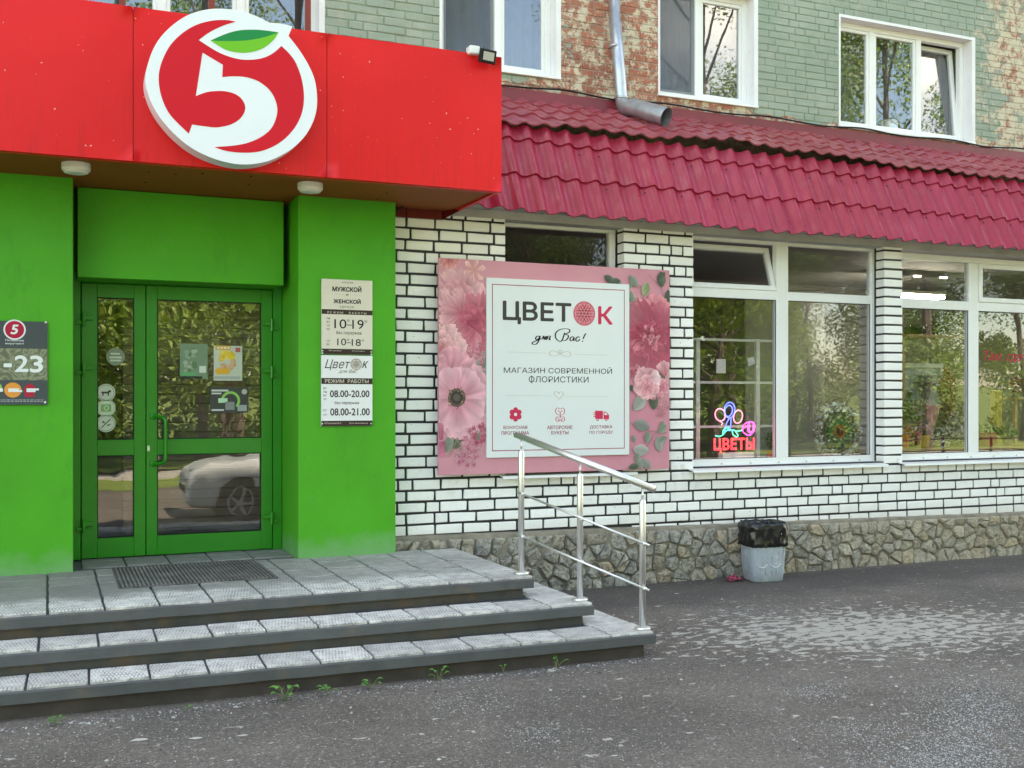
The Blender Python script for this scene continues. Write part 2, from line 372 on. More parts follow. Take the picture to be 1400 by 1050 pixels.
mPLI = plain('dark_plinth', (.065, .052, .043), .9, var=.4, vscale=4, bump=1, bscale=20)
mGALV = plain('galvanised_steel', (.48, .51, .54), .38, .75, var=.25, vscale=8)
mBLK = plain('black_plastic', (.010, .010, .011), .5, var=0, spec=.2)
mBAG = plain('black_bag_film', (.010, .010, .011), .22, var=0)
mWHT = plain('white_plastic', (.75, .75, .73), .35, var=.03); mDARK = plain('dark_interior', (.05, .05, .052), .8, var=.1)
mVC = vcol('printed_colours', .35); mLF = vcol('leaf_colours', .55)
mBIN = bin_mat()

# ------------------------------------------------------------------ lettering
def text_mesh(s, x0, x1, z0, z1, y, mat, parent, shear=0, bold=0, thick=.0006, name='lettering', outline=0, spacing=1, keep=False):
    cu = bpy.data.curves.new(name, 'FONT'); cu.body = s; cu.size = 1; cu.shear = shear; cu.resolution_u = 4; cu.space_character = spacing
    if outline: cu.fill_mode = 'NONE'; cu.bevel_depth = outline; cu.bevel_resolution = 1
    else: cu.extrude = 0
    o = bpy.data.objects.new(name, cu); sc.collection.objects.link(o)
    dg = bpy.context.evaluated_depsgraph_get(); dg.update()
    me = bpy.data.meshes.new_from_object(o.evaluated_get(dg)); 
    vs_ = [v.co.copy() for v in me.vertices]; fs = [list(p.vertices) for p in me.polygons]
    bpy.data.objects.remove(o); bpy.data.curves.remove(cu); bpy.data.meshes.remove(me)
    if not vs_: return None
    ax, bx = min(v.x for v in vs_), max(v.x for v in vs_); ay, by = min(v.y for v in vs_), max(v.y for v in vs_)
    sx = (x1-x0)/max(bx-ax, 1e-6); sy = (z1-z0)/max(by-ay, 1e-6)
    if keep: sx = sy
    e = max(0, bold)*.7*min(sx, sy); x0 += e; z0 += e; sx *= 1-2*e/(x1-x0+e); sy *= 1-2*e/(z1-z0+e)
    out = []; ff = []; nv = len(vs_)
    for j, (ex, ez) in enumerate(((0, 0), (-e, 0), (e, 0), (0, -e), (0, e), (e*.7, e*.7), (-e*.7, -e*.7)) if e > 0 else ((0, 0),)):   # heavier weight: the print widened all round
        out += [(x0+(v.x-ax)*sx+ex, y-(thick+.00004*j if not outline else v.z*(sx+sy)/2), z0+(v.y-ay)*sy+ez) for v in vs_]; ff += [[i+nv*j for i in q] for q in fs]
    return make(name, out, ff, mat, parent)
def col(name, c, rough=.5): return plain(name, c, rough, var=0, spec=.2)

# ================================================================== SETTING: ground
def gz(y):
    if y > 3.4: return 0.0
    if y < -1.6: return -.46
    t = (3.4-y)/5.0; return -.46*(t*t*(3-2*t))
v = []; f = []
xs = [-160, -60, -25, -10, -4, 0, 3, 6, 9, 12, 20, 35, 70, 160]; ys = [-9.0, -6, -3, -1.6, -.6, .4, 1.4, 2.4, 3.4, 5, 7, 8.5, 9.6, 30, 160]
for y in ys:
    for x in xs: v.append((x, y, gz(y)))
nx = len(xs)
for j in range(len(ys)-1):
    for i in range(nx-1): f.append([j*nx+i, j*nx+i+1, (j+1)*nx+i+1, (j+1)*nx+i])
g = make('ground', v, f, mAS); tag(g, kind='structure')
def lawn_mat():
    t = NT('lawn'); t.color(t.mix(t.noise(3, 6, .7), (.11, .17, .03), (.22, .28, .06))); t.rough(.9); t.bump(t.noise(20, 6), 1, .05); return t.m
v = []; f = []
xs = [-160+8*i for i in range(41)]; ys = [-160+6*i for i in range(25)]+[-9.0]
for y in ys:
    for x in xs: v.append((x, y, -.46 if y > -9.5 else -.40+.5*mnoise.noise(Vector((x*.07, y*.07, 0)))*min(1, (-9-y)/12)+max(0, (-y-30))*.04))
nx = len(xs)
for j in range(len(ys)-1):
    for i in range(nx-1): f.append([j*nx+i, j*nx+i+1, (j+1)*nx+i+1, (j+1)*nx+i])
tag(make('lawn', v, f, lawn_mat(), smooth=True), kind='structure')
pth = MB().box(-60, 60, -14.2, -11.8, -.5, -.36); tag(pth.go('path', plain('pale_path', (.40, .37, .34), .9)), kind='structure')

# pebbles and grit lying loose on the asphalt
def pebbles():
    v = []; f = []; cs = []
    def put(x, y, r, c):
        b = len(v); h = r*R.uniform(.45, .8); a = R.uniform(0, 6.3)
        for k in range(4):
            q = a+k*math.pi/2+R.uniform(-.4, .4); rr = r*R.uniform(.7, 1.3)
            v.append((x+rr*math.cos(q), y+rr*math.sin(q), -.001)); cs.append(c)
        v.append((x+R.uniform(-.3, .3)*r, y+R.uniform(-.3, .3)*r, h)); cs.append(c)
        for k in range(4): f.append([b+k, b+(k+1) % 4, b+4])
    def clr():
        k = R.random()
        if k < .30: g_ = R.uniform(.26, .46); return (g_, g_*.97, g_*.92)
        if k < .8: g_ = R.uniform(.12, .25); return (g_, g_*.95, g_*.9)
        g_ = R.uniform(.03, .07); return (g_, g_, g_)
    n = 0
    while n < 15000:
        u = R.uniform(-40, 1440); vv = R.uniform(770, 1080); p = oZ(u, vv, 0)
        if p.y > 8.25 or p.y < 3.5 or (p.x < 3.52 and p.y > 5.95): continue
        dens = .35+.65*max(0, mnoise.noise(Vector((p.x*1.4, p.y*1.4, 3)))+.25)
        if R.random() > dens*(1 if vv > 860 else .5): continue
        put(p.x, p.y, R.choice([.0025, .003, .004, .004, .006]) if R.random() < .985 else R.uniform(.008, .015), clr()); n += 1
    for (cu, cv, ru, rv, m) in ((1330, 975, 95, 60, 3200), (1290, 1040, 110, 25, 1500), (1030, 835, 85, 10, 1100), (1120, 945, 60, 14, 350), (1180, 1000, 90, 20, 500), (640, 960, 90, 25, 350), (740, 1005, 50, 15, 200)):
        for _ in range(m):
            u = R.gauss(cu, ru*.55); vv = R.gauss(cv, rv*.6); p = oZ(u, max(vv, 790), 0)
            if p.x < 3.52 and p.y > 5.95: continue
            k = R.uniform(.16, .46) if cv > 900 else R.uniform(.06, .3)
            put(p.x, p.y, R.choice([.0035, .005, .006]), (k, k, k*.97))
    for _ in range(1500):   # grit gathered at the foot of the steps
        x = R.uniform(-.6, 3.55); y = 5.93-abs(R.gauss(0, .07)); put(x, y, R.choice([.003, .004, .006, .009]), clr())
    o = make('pebbles', v, f, mLF, cols=cs); tag(o, 'loose pale pebbles and grit scattered over the asphalt', kind='stuff')
pebbles()
fl = MB()
for (u, vv, s_) in ((190, 1012, .05), (268, 1010, .035), (332, 1006, .03), (315, 1040, .02), (925, 812, .03), (1010, 830, .02), (840, 1034, .02)):
    p = oZ(u, vv, 0); pts = [(p.x+s_*R.uniform(.6, 1.2)*math.cos(k), p.y+.5*s_*R.uniform(.6, 1.2)*math.sin(k), .003) for k in [i*.9 for i in range(7)]]
    fl.add(pts, [list(range(7))])
tag(fl.go('mortar_crumbs', col('pale_crumbs', (.5, .47, .42), .9)), 'flat pale crumbs of mortar lying on the asphalt', kind='stuff')

# ================================================================== APARTMENT BUILDING (upper storeys)
UY = 9.25
ab = thing('apartment_building', 'tall old brick apartment building with peeling green paint above the tiled roof', 'building', (6, 12, 0))
WU = [dict(x0=-1.0, x1=2.19, z0=4.60, z1=5.86), dict(x0=3.284, x1=4.487, z0=4.716, z1=5.86), dict(x0=5.60, x1=6.777, z0=4.69, z1=5.86), dict(x0=7.871, x1=9.82, z0=4.60, z1=5.815)]
uw = MB()
xc = [-14]+sum([[q['x0'], q['x1']] for q in WU], [])+[30]
for i in range(0, len(xc)-1, 2): uw.box(xc[i], xc[i+1], UY+.006, UY+.45, 3.66, 14)
for q in WU: uw.box(q['x0'], q['x1'], UY+.0061, UY+.45, 3.66, q['z0']); uw.box(q['x0'], q['x1'], UY+.0061, UY+.45, q['z1'], 14)
uw.box(-14, 30, UY+.45, 22, 13.8, 14.2)
uwo = uw.go('brick_wall', mOM, ab)
def brick_mesh(L, hh, D, b, jit):
    m = MB(); m.box(-L/2, L/2, 0, D, -hh/2, hh/2, b=b)
    for q in m.v: q += Vector((R.uniform(-jit, jit), R.uniform(-jit, jit)*.8, R.uniform(-jit, jit)))
    return m
def brick_set(n, L, hh, D, b, jit, mat, name):
    out = []
    for i in range(n):
        m = brick_mesh(L, hh, D, b, jit); me = bpy.data.meshes.new(name); me.from_pydata(m.v, [], m.f); me.materials.append(mat); out.append(me)
    return out
def lay_bricks(cells, meshes, L, hh, parent, mat, proud, name='brick', cap=300, stuffname='brick_remainder'):
    cells.sort(key=lambda c: (c[0]**2+c[1]**2))
    big = cells[:cap]; rest = cells[cap:]
    for (x, y, z, l, sx) in big:
        inst(name, R.choice(meshes), (x, y+R.uniform(-proud, proud), z), parent, (R.uniform(-.004, .004), R.uniform(-.006, .006), R.uniform(-.004, .004)), (l/L, 1, R.uniform(.97, 1.03)))
    if rest:
        m = MB()
        for (x, y, z, l, sx) in rest:
            k = R.choice(meshes); b = len(m.v)
            m.v += [Vector((q.co.x*l/L+x, q.co.y+y, q.co.z+z)) for q in k.vertices]; m.f += [[i+b for i in p.vertices] for p in k.polygons]
        tag(m.go(stuffname, mat, parent), kind='stuff')
def course(z0, z1, step, Lb, joint, intervals, header=.12):
    cells = []; k = 0; z = z0
    while z < z1:
        for (a, b) in intervals(z+step/2):
            if b-a < .3: cells.append(((a+b)/2, 0, z+step/2, b-a, 1)); continue
            x = a-(R.uniform(.3, .55)*Lb if k % 2 else R.uniform(0, .08)*Lb)
            while x < b:
                l = Lb-joint
                if R.random() < header: l = Lb*.5-joint
                xa, xb = max(x, a), min(x+l, b)
                if b-(x+l+joint) < .04: xb = b
                if xb-xa > .025: cells.append(((xa+xb)/2, 0, z+step/2, xb-xa, 1))
                x += l+joint
                if xb == b: break
        k += 1; z += step
    return cells
def ui(z):
    e = [2.0, 11.5]; out = []; cur = e[0]
    for q in WU:
        if q['z0']-.01 < z < q['z1']+.03:
            if q['x0'] > cur: out.append((cur, q['x0']))
            cur = max(cur, q['x1'])
    out.append((cur, e[1])); return out
um = brick_set(12, .25, .068, .05, .006, .0034, mOB, 'weathered_brick')
cells = [(x, UY, z, l, s) for (x, y, z, l, s) in course(4.47, 6.6, .075, .262, .008, ui, .2)]
cells = [c for c in cells if not (c[0] < 3.0 and c[2] < 4.72)]
lay_bricks(cells, um, .25, .068, uwo, mOB, .003)

FY = 9.37   # frame plane of upper windows
def frame_rect(m, x0, x1, z0, z1, t, y0, y1, b=.004):
    m.box(x0, x1, y0, y1, z0, z0+t, b=b); m.box(x0, x1, y0, y1, z1-t, z1, b=b)
    m.box(x0, x0+t, y0+.001, y1-.001, z0+t-.002, z1-t+.002, b=b); m.box(x1-t, x1, y0+.001, y1-.001, z0+t-.002, z1-t+.002, b=b)
def pane(x0, x1, z0, z1, y, mat, parent, name='pane'):
    return MB().box(x0, x1, y, y+.006, z0, z1).go(name, mat, parent)
def upper_window(q, mull, openr=False, screen=None, bars=None, label=None):
    x0, x1, z0, z1 = q['x0'], q['x1'], q['z0'], q['z1']
    m = MB(); t = .055
    frame_rect(m, x0+.02, x1-.02, z0+.02, z1-.02, t, FY, FY+.07)
    ed = [x0+.02]+mull+[x1-.02]
    for c in mull: m.box(c-.035, c+.035, FY+.001, FY+.069, z0+.02+t-.002, z1-.02-t+.002, b=.004)
    wo = m.go('window', mWP, ab, label=label)
    # sashes
    n = len(ed)-1
    for i in range(n):
        a = ed[i]+(t if i == 0 else .035); b = ed[i+1]-(t if i == n-1 else .035)
        za, zb = z0+.02+t, z1-.02-t
        if openr and i == n-1:
            s = MB(); frame_rect(s, a-.015, b+.015, 0, zb-za+.02, .05, 0, .05)
            so_ = make('tilted_sash', [Matrix.Rotation(math.radians(-5.5), 4, 'X') @ p + Vector((0, FY+.03, za-.01)) for p in s.v], s.f, mWP, wo)
            g_ = MB().box(a+.03, b-.03, .02, .026, .04, zb-za-.02)
            make('pane', [Matrix.Rotation(math.radians(-5.5), 4, 'X') @ p + Vector((0, FY+.03, za-.01)) for p in g_.v], g_.f, mGU, wo)
            if screen == i: pass
            continue
        if screen != i or True:
            s = MB(); frame_rect(s, a, b, za, zb, .035, FY+.012, FY+.06); s.go('sash', mWP, wo)
            pane(a+.03, b-.03, za+.03, zb-.03, FY+.03, mGU, wo)
        if screen == i: pane(a+.01, b-.01, za+.01, zb-.01, FY+.004, mSC, wo, 'insect_screen')
    # reveals
    r = MB(); d0, d1 = UY-.004, FY+.08
    r.box(x0-.002, x0+.02, d0, d1, z0, z1); r.box(x1-.02, x1+.03, d0, d1, z0-.015, z1+.015); r.box(x0, x1, d0+.001, d1, z1-.02, z1+.012)
    r.go('reveal', mWR, wo)
    s = MB(); s.box(x0-.01, x1+.02, UY-.03, FY, z0-.012, z0+.012, b=.003); s.go('sill', mWP, wo)
    # dim room with a net curtain behind
    k = MB(); k.add([(x0, FY+.35, z0), (x1, FY+.35, z0), (x1, FY+.35, z1), (x0, FY+.35, z1)], [[0, 1, 2, 3]])
    k = MB(); nw = int((x1-x0)/.03)
    for i in range(nw+1):
        xx = x0+(x1-x0)*i/nw; yy = FY+.22+.025*math.sin(i*1.9)
        k.v += [Vector((xx, yy, z0)), Vector((xx, yy, z1))]
        if i: b = 2*i; k.f.append([b-2, b, b+1, b-1])
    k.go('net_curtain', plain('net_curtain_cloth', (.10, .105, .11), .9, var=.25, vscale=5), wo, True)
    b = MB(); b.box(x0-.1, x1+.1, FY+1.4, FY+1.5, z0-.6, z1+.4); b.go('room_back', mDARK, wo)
    if bars:
        rb = MB()
        for c in bars: rb.box(c-.025, c+.025, UY-.06, UY-.045, z0-.02, z1); rb.box(c-.006, c+.006, UY-.045, UY+.02, z0+.1, z0+.12)
        rb.go('grille', col('rusty_red_grille', (.22, .05, .04), .6), wo)
    return wo
upper_window(WU[0], [.87, 1.52], bars=[.55, 1.25, 2.06])
upper_window(WU[1], [3.915], screen=0)
upper_window(WU[2], [6.15], screen=0)
w3 = upper_window(WU[3], [8.44, 9.12], openr=True, label='three-part window with its right sash tilted open')
# small things on the inner sill
m = MB(); p = oY(1216, 160, FY+.15); m.lathe((p.x, p.y, WU[3]['z0']+.09), [(.09, 0), (.10, .12), (.07, .14)], 12); tag(m.go('white_pot', mWHT), 'small white pot standing behind the middle pane of the upper right window', 'pot')
# cables along the wall foot
cb = MB(); pts = []
for i in range(60):
    x = 3.0+i*.135; pts.append((x, UY-.045, 4.585+.012*math.sin(i*.7)+.01*mnoise.noise(Vector((i*.3, 0, 0)))))
cb.tube(pts, .009, 5); tag(cb.go('cable', mBLK), 'black cable running along the foot of the peeling wall above the roof flashing', 'cable')

# ================================================================== FLOWER SHOP (lower brick wing)
BY = 8.35; WY = 8.50
sb = thing('shop_building', 'single-storey flower shop wing of white bricks with black joints under a crimson tiled roof', 'building', (6, 9, 0))
def coping(x): return .534+(x-2.59)*(.443-.534)/7.0
WINS = [(3.555, 4.70), (5.43, 7.675), (7.911, 10.6)]
ROW0 = 1.084-.0933*7
def li(z):
    if 1.0 < z < 3.2: e = [2.45]+[c for q in WINS for c in q]+[10.9]; return [(e[i], e[i+1]) for i in range(0, len(e), 2)]
    return [(2.45, 10.9)]
bk = MB()
bk.box(2.45, 10.9, BY+.010, BY+.30, 0, 1.02)
e = [2.45]+[c for q in WINS for c in q]+[10.9]
for i in range(0, len(e), 2): bk.box(e[i]+(.008 if i else 0), e[i+1]-.008, BY+.0102, BY+.15, 1.02, 3.29)
for (a, b) in WINS: bk.box(a, b, BY+.0103, BY+.15, 3.17, 3.29)
wall = bk.go('brick_wall', mBL, sb)
bm = brick_set(16, .231, .0745, .12, .005, .0024, mWB, 'white_brick')
cells = [(x, BY, z, l, s) for (x, y, z, l, s) in course(ROW0, 3.27, .0933, .246, .0185, li, .13)]
cells = [c for c in cells if not (3.02 < c[0]-c[3]/2 and c[0]+c[3]/2 < 5.02 and 1.09 < c[2] < 2.72)]
cells = [c for c in cells if c[2]+.0385 > coping(c[0])+.01]
# bricks partly buried by the coping are laid but the coping stands proud in front of them
lay_bricks(cells, bm, .231, .077, wall, mWB, .0015)
# rubble stone base
SY = 8.285
def stone_base():
    m = MB()   # rough mortar body with proud coping
    n = 150; xs_ = [2.45+i*(11.0-2.45)/n for i in range(n+1)]
    prof = lambda x: [(SY+.022, -.06), (SY+.016+.008*mnoise.noise(Vector((x*6, 0, 0))), .2), (SY+.012, coping(x)-.045), (SY+.016+.01*mnoise.noise(Vector((x*4, 5, 0))), coping(x)-.012+.012*mnoise.noise(Vector((x*5, 9, 0)))), (BY+.01, coping(x)+.008*mnoise.noise(Vector((x*7, 3, 0)))), (BY+.2, coping(x))]
    for i, x in enumerate(xs_):
        for (y, z) in prof(x): m.v.append(Vector((x, y, z)))
        if i:
            for k in range(5): b = i*6+k; m.f.append([b-6, b, b+1, b-5])
    base = m.go('stone_base', mMOR, sb)
    # voronoi stones
    pts = []; dx = .126; rows = 4
    x = 2.40; 
    while x < 10.95:
        for r in range(rows):
            zc = .045+r*.115+R.uniform(-.048, .048); xx = x+(dx/2 if r % 2 else 0)+R.uniform(-.075, .075)
            pts.append((xx, zc))
        x += dx
    cnt = 0
    for i, (cx, cz) in enumerate(pts):
        if cx < 2.45 or cx > 10.9: continue
        top = coping(cx)-.03
        poly = [(cx-.2, -.03), (cx+.2, -.03), (cx+.2, top), (cx-.2, top)]
        for j, (ox, oz) in enumerate(pts):
            if j == i or abs(ox-cx) > .4: continue
            mx_, mz_ = (cx+ox)/2, (cz+oz)/2; nx_, nz_ = ox-cx, oz-cz; out = []
            for k in range(len(poly)):
                a = poly[k]; b = poly[(k+1) % len(poly)]
                da = (a[0]-mx_)*nx_+(a[1]-mz_)*nz_; db = (b[0]-mx_)*nx_+(b[1]-mz_)*nz_
                if da <= 0: out.append(a)
                if (da < 0) != (db < 0):
                    t = da/(da-db); out.append((a[0]+(b[0]-a[0])*t, a[1]+(b[1]-a[1])*t))
            poly = out
            if len(poly) < 3: break
        if len(poly) < 3: continue
        if min(p[1] for p in poly) > top-.03 or (max(p[0] for p in poly)-min(p[0] for p in poly)) < .03: continue
        gx = sum(p[0] for p in poly)/len(poly); gz_ = sum(p[1] for p in poly)/len(poly)
        # irregular outline
        op = []
        for k in range(len(poly)):
            a = poly[k]; b = poly[(k+1) % len(poly)]
            op.append(a); 
            if math.dist(a, b) > .05: op.append(((a[0]+b[0])/2, (a[1]+b[1])/2))
        sh = R.uniform(.86, .97)
        op = [(gx+(p[0]-gx)*sh*R.uniform(.93, 1.03), gz_+(p[1]-gz_)*sh*R.uniform(.93, 1.03)) for p in op]
        tx, tz = R.uniform(-.30, .30), R.uniform(-.30, .30); dep = R.uniform(.012, .042)
        v = []; f = []; n = len(op)
        for (s_, d_) in ((1.0, .02), (.97, -.45*dep), (.80, -dep)):
            for p in op:
                px, pz = gx+(p[0]-gx)*s_, gz_+(p[1]-gz_)*s_
                v.append((px, SY+.012+d_+((px-gx)*tx+(pz-gz_)*tz if d_ < 0 else 0)+(R.uniform(-.010, .010) if s_ < .9 else 0), pz))
        v.append((gx+R.uniform(-.02, .02), SY+.012-dep-R.uniform(0, .012), gz_+R.uniform(-.015, .015)))
        for k in range(n):
            for q in (0, 1): f.append([q*n+k, q*n+(k+1) % n, (q+1)*n+(k+1) % n, (q+1)*n+k])
            f.append([2*n+k, 2*n+(k+1) % n, 3*n])
        make('stone', v, f, mST, base); cnt += 1
    print('stones', cnt)
stone_base()

# lower windows
def shop_window(x0, x1, zt, mulls, trans, label, tilt=None):
    z0 = 1.02; m = MB(); t = .06
    frame_rect(m, x0, x1, z0, zt, t, WY, WY+.07)
    for c in mulls: m.box(c-.07, c+.07, WY+.001, WY+.069, z0+t-.002, zt-t+.002, b=.004)
    ed = [x0+t]+sum([[c-.07, c+.07] for c in mulls], [])+[x1-t]
    for i in range(0, len(ed), 2): m.box(ed[i]-.002, ed[i+1]+.002, WY+.002, WY+.068, trans[0], trans[1], b=.004)
    wo = m.go('window', mWP, sb, label=label)
    for i in range(0, len(ed), 2):
        pane(ed[i]-.01, ed[i+1]+.01, z0+t-.01, trans[0]+.01, WY+.03, mGL, wo)
        if tilt == i//2:
            a, b, hh = ed[i]+.005, ed[i+1]-.005, zt-t-trans[1]
            s = MB(); frame_rect(s, a, b, 0, hh, .05, 0, .05)
            rt = Matrix.Rotation(math.radians(-17), 4, 'X')
            make('tilted_sash', [rt @ p+Vector((0, WY-.01, trans[1]+.005)) for p in s.v], s.f, mWP, wo)
            g_ = MB().box(a+.04, b-.04, .02, .026, .04, hh-.04)
            make('pane', [rt @ p+Vector((0, WY-.01, trans[1]+.005)) for p in g_.v], g_.f, mGV, wo)
        else: pane(ed[i]-.01, ed[i+1]+.01, trans[1]-.01, zt-t+.01, WY+.03, mGV, wo)
    # gasket lines
    gk = MB()
    for i in range(0, len(ed), 2):
        for (za, zb) in ((z0+t, trans[0]),):
            frame_rect(gk, ed[i]-.001, ed[i+1]+.001, za-.001, zb+.001, .006, WY+.012, WY+.02, 0)
    gk.go('gasket', mBLK, wo)
    return wo
def sill(x0, x1, wo):
    m = MB(); ya, yb = 8.275, WY+.01
    v = [(x0, yb, 1.028), (x0, ya, .998), (x0, ya-.004, .975), (x1, yb, 1.028), (x1, ya, .998), (x1, ya-.004, .975), (x0, yb, 1.018), (x1, yb, 1.018), (x0, ya+.006, .988), (x1, ya+.006, .988)]
    m.add(v, [[0, 1, 4, 3], [1, 2, 5, 4], [0, 6, 8, 1], [3, 4, 9, 7], [1, 8, 2], [4, 5, 9]])
    s = m.go('sill', mWP, wo, label=None)
    k = MB()
    x = x0+.12
    while x < x1-.05:
        k.lathe((x, WY-.012, 1.035), [(.008, 0), (.008, .004)], 8, 'Y'); x += .33
    k.go('screws', col('dull_screws', (.4, .38, .33), .4), wo)
w0o = shop_window(3.545, 4.70, 3.20, [], (2.60, 2.66), 'narrow window mostly covered by the pink banner'); sill(3.50, 4.80, w0o)
w1o = shop_window(5.425, 7.70, 3.20, [6.545], (2.605, 2.69), 'double window with its upper left vent tilted open', 0); sill(5.38, 7.66, w1o)
w2o = shop_window(7.95, 10.75, 3.15, [9.035], (2.585, 2.68), 'wide window at the right end with flowers behind it'); sill(7.87, 10.8, w2o)
# extra sash in the top right light
m = MB(); frame_rect(m, 9.105, 10.69, 2.68, 3.09, .05, WY-.012, WY+.03); m.go('vent_sash', mWP, w2o)
# lintel strip and soffit
m = MB(); m.box(2.95, 10.9, BY-.01, BY+.14, 3.168, 3.236); m.go('lintel', plain('dingy_plaster', (.46, .45, .42), .8, var=.2, vscale=4, bump=.5), sb)
m = MB(); m.box(2.95, 10.9, 8.10, BY-.012, 3.238, 3.25); m.go('eave_soffit', plain('grey_soffit', (.42, .42, .41), .7, var=.15), sb)
# tiled skirt and roof
def tile_sheet(x0, x1, T, B, rowlen, name, parent, mat, amp, sagf, jitter=0, phase=0):
    T = Vector((0, *T)); B = Vector((0, *B)); d = B-T; Ls = d.length; d.normalize(); n = Vector((0, d.z, -d.y))
    if n.z < 0: n = -n
    svals = []; s = 0.0; off = (Ls % rowlen); bounds = [off+i*rowlen for i in range(int(Ls/rowlen)+1)]
    prev = 0
    for bnd in bounds:
        seg = bnd-prev; k = 5
        if seg > .02:
            for j in range(k+1): svals.append((prev+seg*j/k, (1-(seg*(k-j)/k)/rowlen)))
        prev = bnd
    pitch = .19; per = 10; nx_ = int(round((x1-x0)/pitch*per)); v = []; f = []
    for i in range(nx_+1):
        x = x0+(x1-x0)*i/nx_; ph = ((x+phase)/pitch) % 1.0
        hw = (0.5+0.5*math.cos(2*math.pi*(ph-.5)))
        hw = hw**1.45
        for (s, t) in svals:
            sag = sagf(x, s/Ls)
            p = T+d*s+n*(amp*hw+.020*t+.005*mnoise.noise(Vector((x*5, s*7, 3)))+.0025*mnoise.noise(Vector((x*17, s*15, 9))))+Vector((x, 0, sag))
            v.append(p)
    m_ = len(svals)
    for i in range(nx_):
        for k in range(m_-1): f.append([i*m_+k, (i+1)*m_+k, (i+1)*m_+k+1, i*m_+k+1])
    # turned-down lip at lower edge so the sheet shows its thickness
    b = len(v)
    for i in range(nx_+1): v.append(v[i*m_+m_-1]-n*.012+d*.001)
    for i in range(nx_): f.append([i*m_+m_-1, (i+1)*m_+m_-1, b+i+1, b+i])
    o = make(name, v, f, mat, parent)
    me = o.data
    me.polygons.foreach_set('use_smooth', [True]*len(me.polygons))
    try: me.set_sharp_from_angle(angle=math.radians(38))
    except Exception: pass
    return o
x = 2.885; i = 0
while x < 10.95:
    x2 = x+1.14; zz = R.uniform(-.004, .006)
    tile_sheet(x, x2+.0, (8.385, 3.955), (8.045, 3.185), .35, 'roof_sheet', sb, mSK, .050, lambda X, s: zz-.018*math.sin((X-2.9)*.42)*s+.010*mnoise.noise(Vector((X*.9, s, 2))), phase=-2.885); x = x2
    i += 1
x = 2.7; i = 0
while x < 10.95:
    x2 = x+1.14; k = i
    def sg(X, s): return .035*mnoise.noise(Vector((X*1.3, s*2, 7)))*s+.02*mnoise.noise(Vector((X*3.5, s*3, 1)))+(.05*s*max(0, math.sin((X-4.2)*.9)) if 4.2 < X < 7.7 else 0)
    tile_sheet(x, x2, (9.27, 4.475), (8.30, 3.965), .29, 'roof_sheet', sb, mRF, .026, sg, phase=0); x = x2; i += 1
# screws on the skirt
m = MB(); Td = Vector((0, 8.385, 3.955)); Bd = Vector((0, 8.045, 3.185)); dd = (Bd-Td).normalized(); nn = Vector((0, -.914, .404))
for i in range(34):
    for s_ in (.22, .56):
        if R.random() < .55: 
            x = 2.885+.19*(i+ (.5 if False else 0))+.19*.02; p = Vector((x, 0, 0))+Td+dd*s_+nn*.020
            m.lathe((p.x, p.y, p.z), [(.007, 0), (.006, .006)], 6, 'Y')
tag(m.go('screws', mBLK, sb), kind='stuff')
m = MB(); m.box(2.7, 11, UY-.035, UY-.02, 4.44, 4.565); m.box(2.7, 11, UY-.075, UY-.035, 4.44, 4.452); m.go('flashing', plain('dark_red_flashing', (.20, .02, .035), .4, var=.2), sb)
m = MB(); m.box(2.6, 11, 8.40, 8.43, 3.30, 3.93); m.box(2.6, 11, 8.43, 8.45, 3.8, 3.83); m.go('eave_board', plain('old_board', (.16, .12, .07), .9, var=.4, vscale=8), sb)

# shop interior
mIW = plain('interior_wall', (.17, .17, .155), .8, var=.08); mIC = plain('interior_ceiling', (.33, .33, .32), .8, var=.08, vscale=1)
m = MB()
def quad(m, a, b, c, d): m.add([a, b, c, d], [[0, 1, 2, 3]])
X0, X1, Y0, Y1, Z0, Z1 = 2.62, 12.6, 8.60, 12.6, .5, 3.30
quad(m, (X0, Y1, Z0), (X1, Y1, Z0), (X1, Y1, Z1), (X0, Y1, Z1)); quad(m, (X0, Y0, Z0), (X0, Y1, Z0), (X0, Y1, Z1), (X0, Y0, Z1)); quad(m, (X1, Y0, Z0), (X1, Y1, Z0), (X1, Y1, Z1), (X1, Y0, Z1))
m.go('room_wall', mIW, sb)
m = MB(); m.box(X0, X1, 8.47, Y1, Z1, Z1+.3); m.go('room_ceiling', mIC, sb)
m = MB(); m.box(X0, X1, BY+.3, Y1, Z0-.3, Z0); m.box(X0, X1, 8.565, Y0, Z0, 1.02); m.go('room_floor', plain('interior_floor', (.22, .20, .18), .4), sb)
# white wardrobe box and partition seen in the upper lights
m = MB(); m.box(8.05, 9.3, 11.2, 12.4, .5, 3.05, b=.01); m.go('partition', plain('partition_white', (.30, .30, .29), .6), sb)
# lamps
def lamp(u0, v0, u1, v1, y, label):
    a = oY(u0, v0, y); b = oY(u1, v1, y); z = (a.z+b.z)/2
    t = thing('ceiling_light', label, 'ceiling light', (a.x, y, z)); 
    m = MB(); m.box(a.x, b.x, y-.09, y+.09, z+.03, z+.07, b=.005); m.go('housing', mWHT, t)
    for dy in (-.05, .05):
        m = MB(); m.tube([(a.x+.02, y+dy, z), (b.x-.02, y+dy, z)], .018, 8); m.go('tube', emis('fluorescent', (1, 1, .97), 20), t)
lamp(1190, 400, 1288, 410, 10.8, 'lit twin-tube fluorescent lamp hanging in the right shop window')
lamp(700, 312, 750, 318, 10.4, 'lit twin-tube fluorescent lamp seen above the pink banner through the narrow window')
m = MB()
for (u, vv) in ((1254, 381), (1290, 383)):
    p = oY(u, vv, 11.0); m.box(p.x-.05, p.x+.05, 10.98, 11.02, Z1-.02, Z1-.001)
m.go('ceiling_spot', emis('ceiling_spot_glow', (1, 1, 1), 1.5), sb)

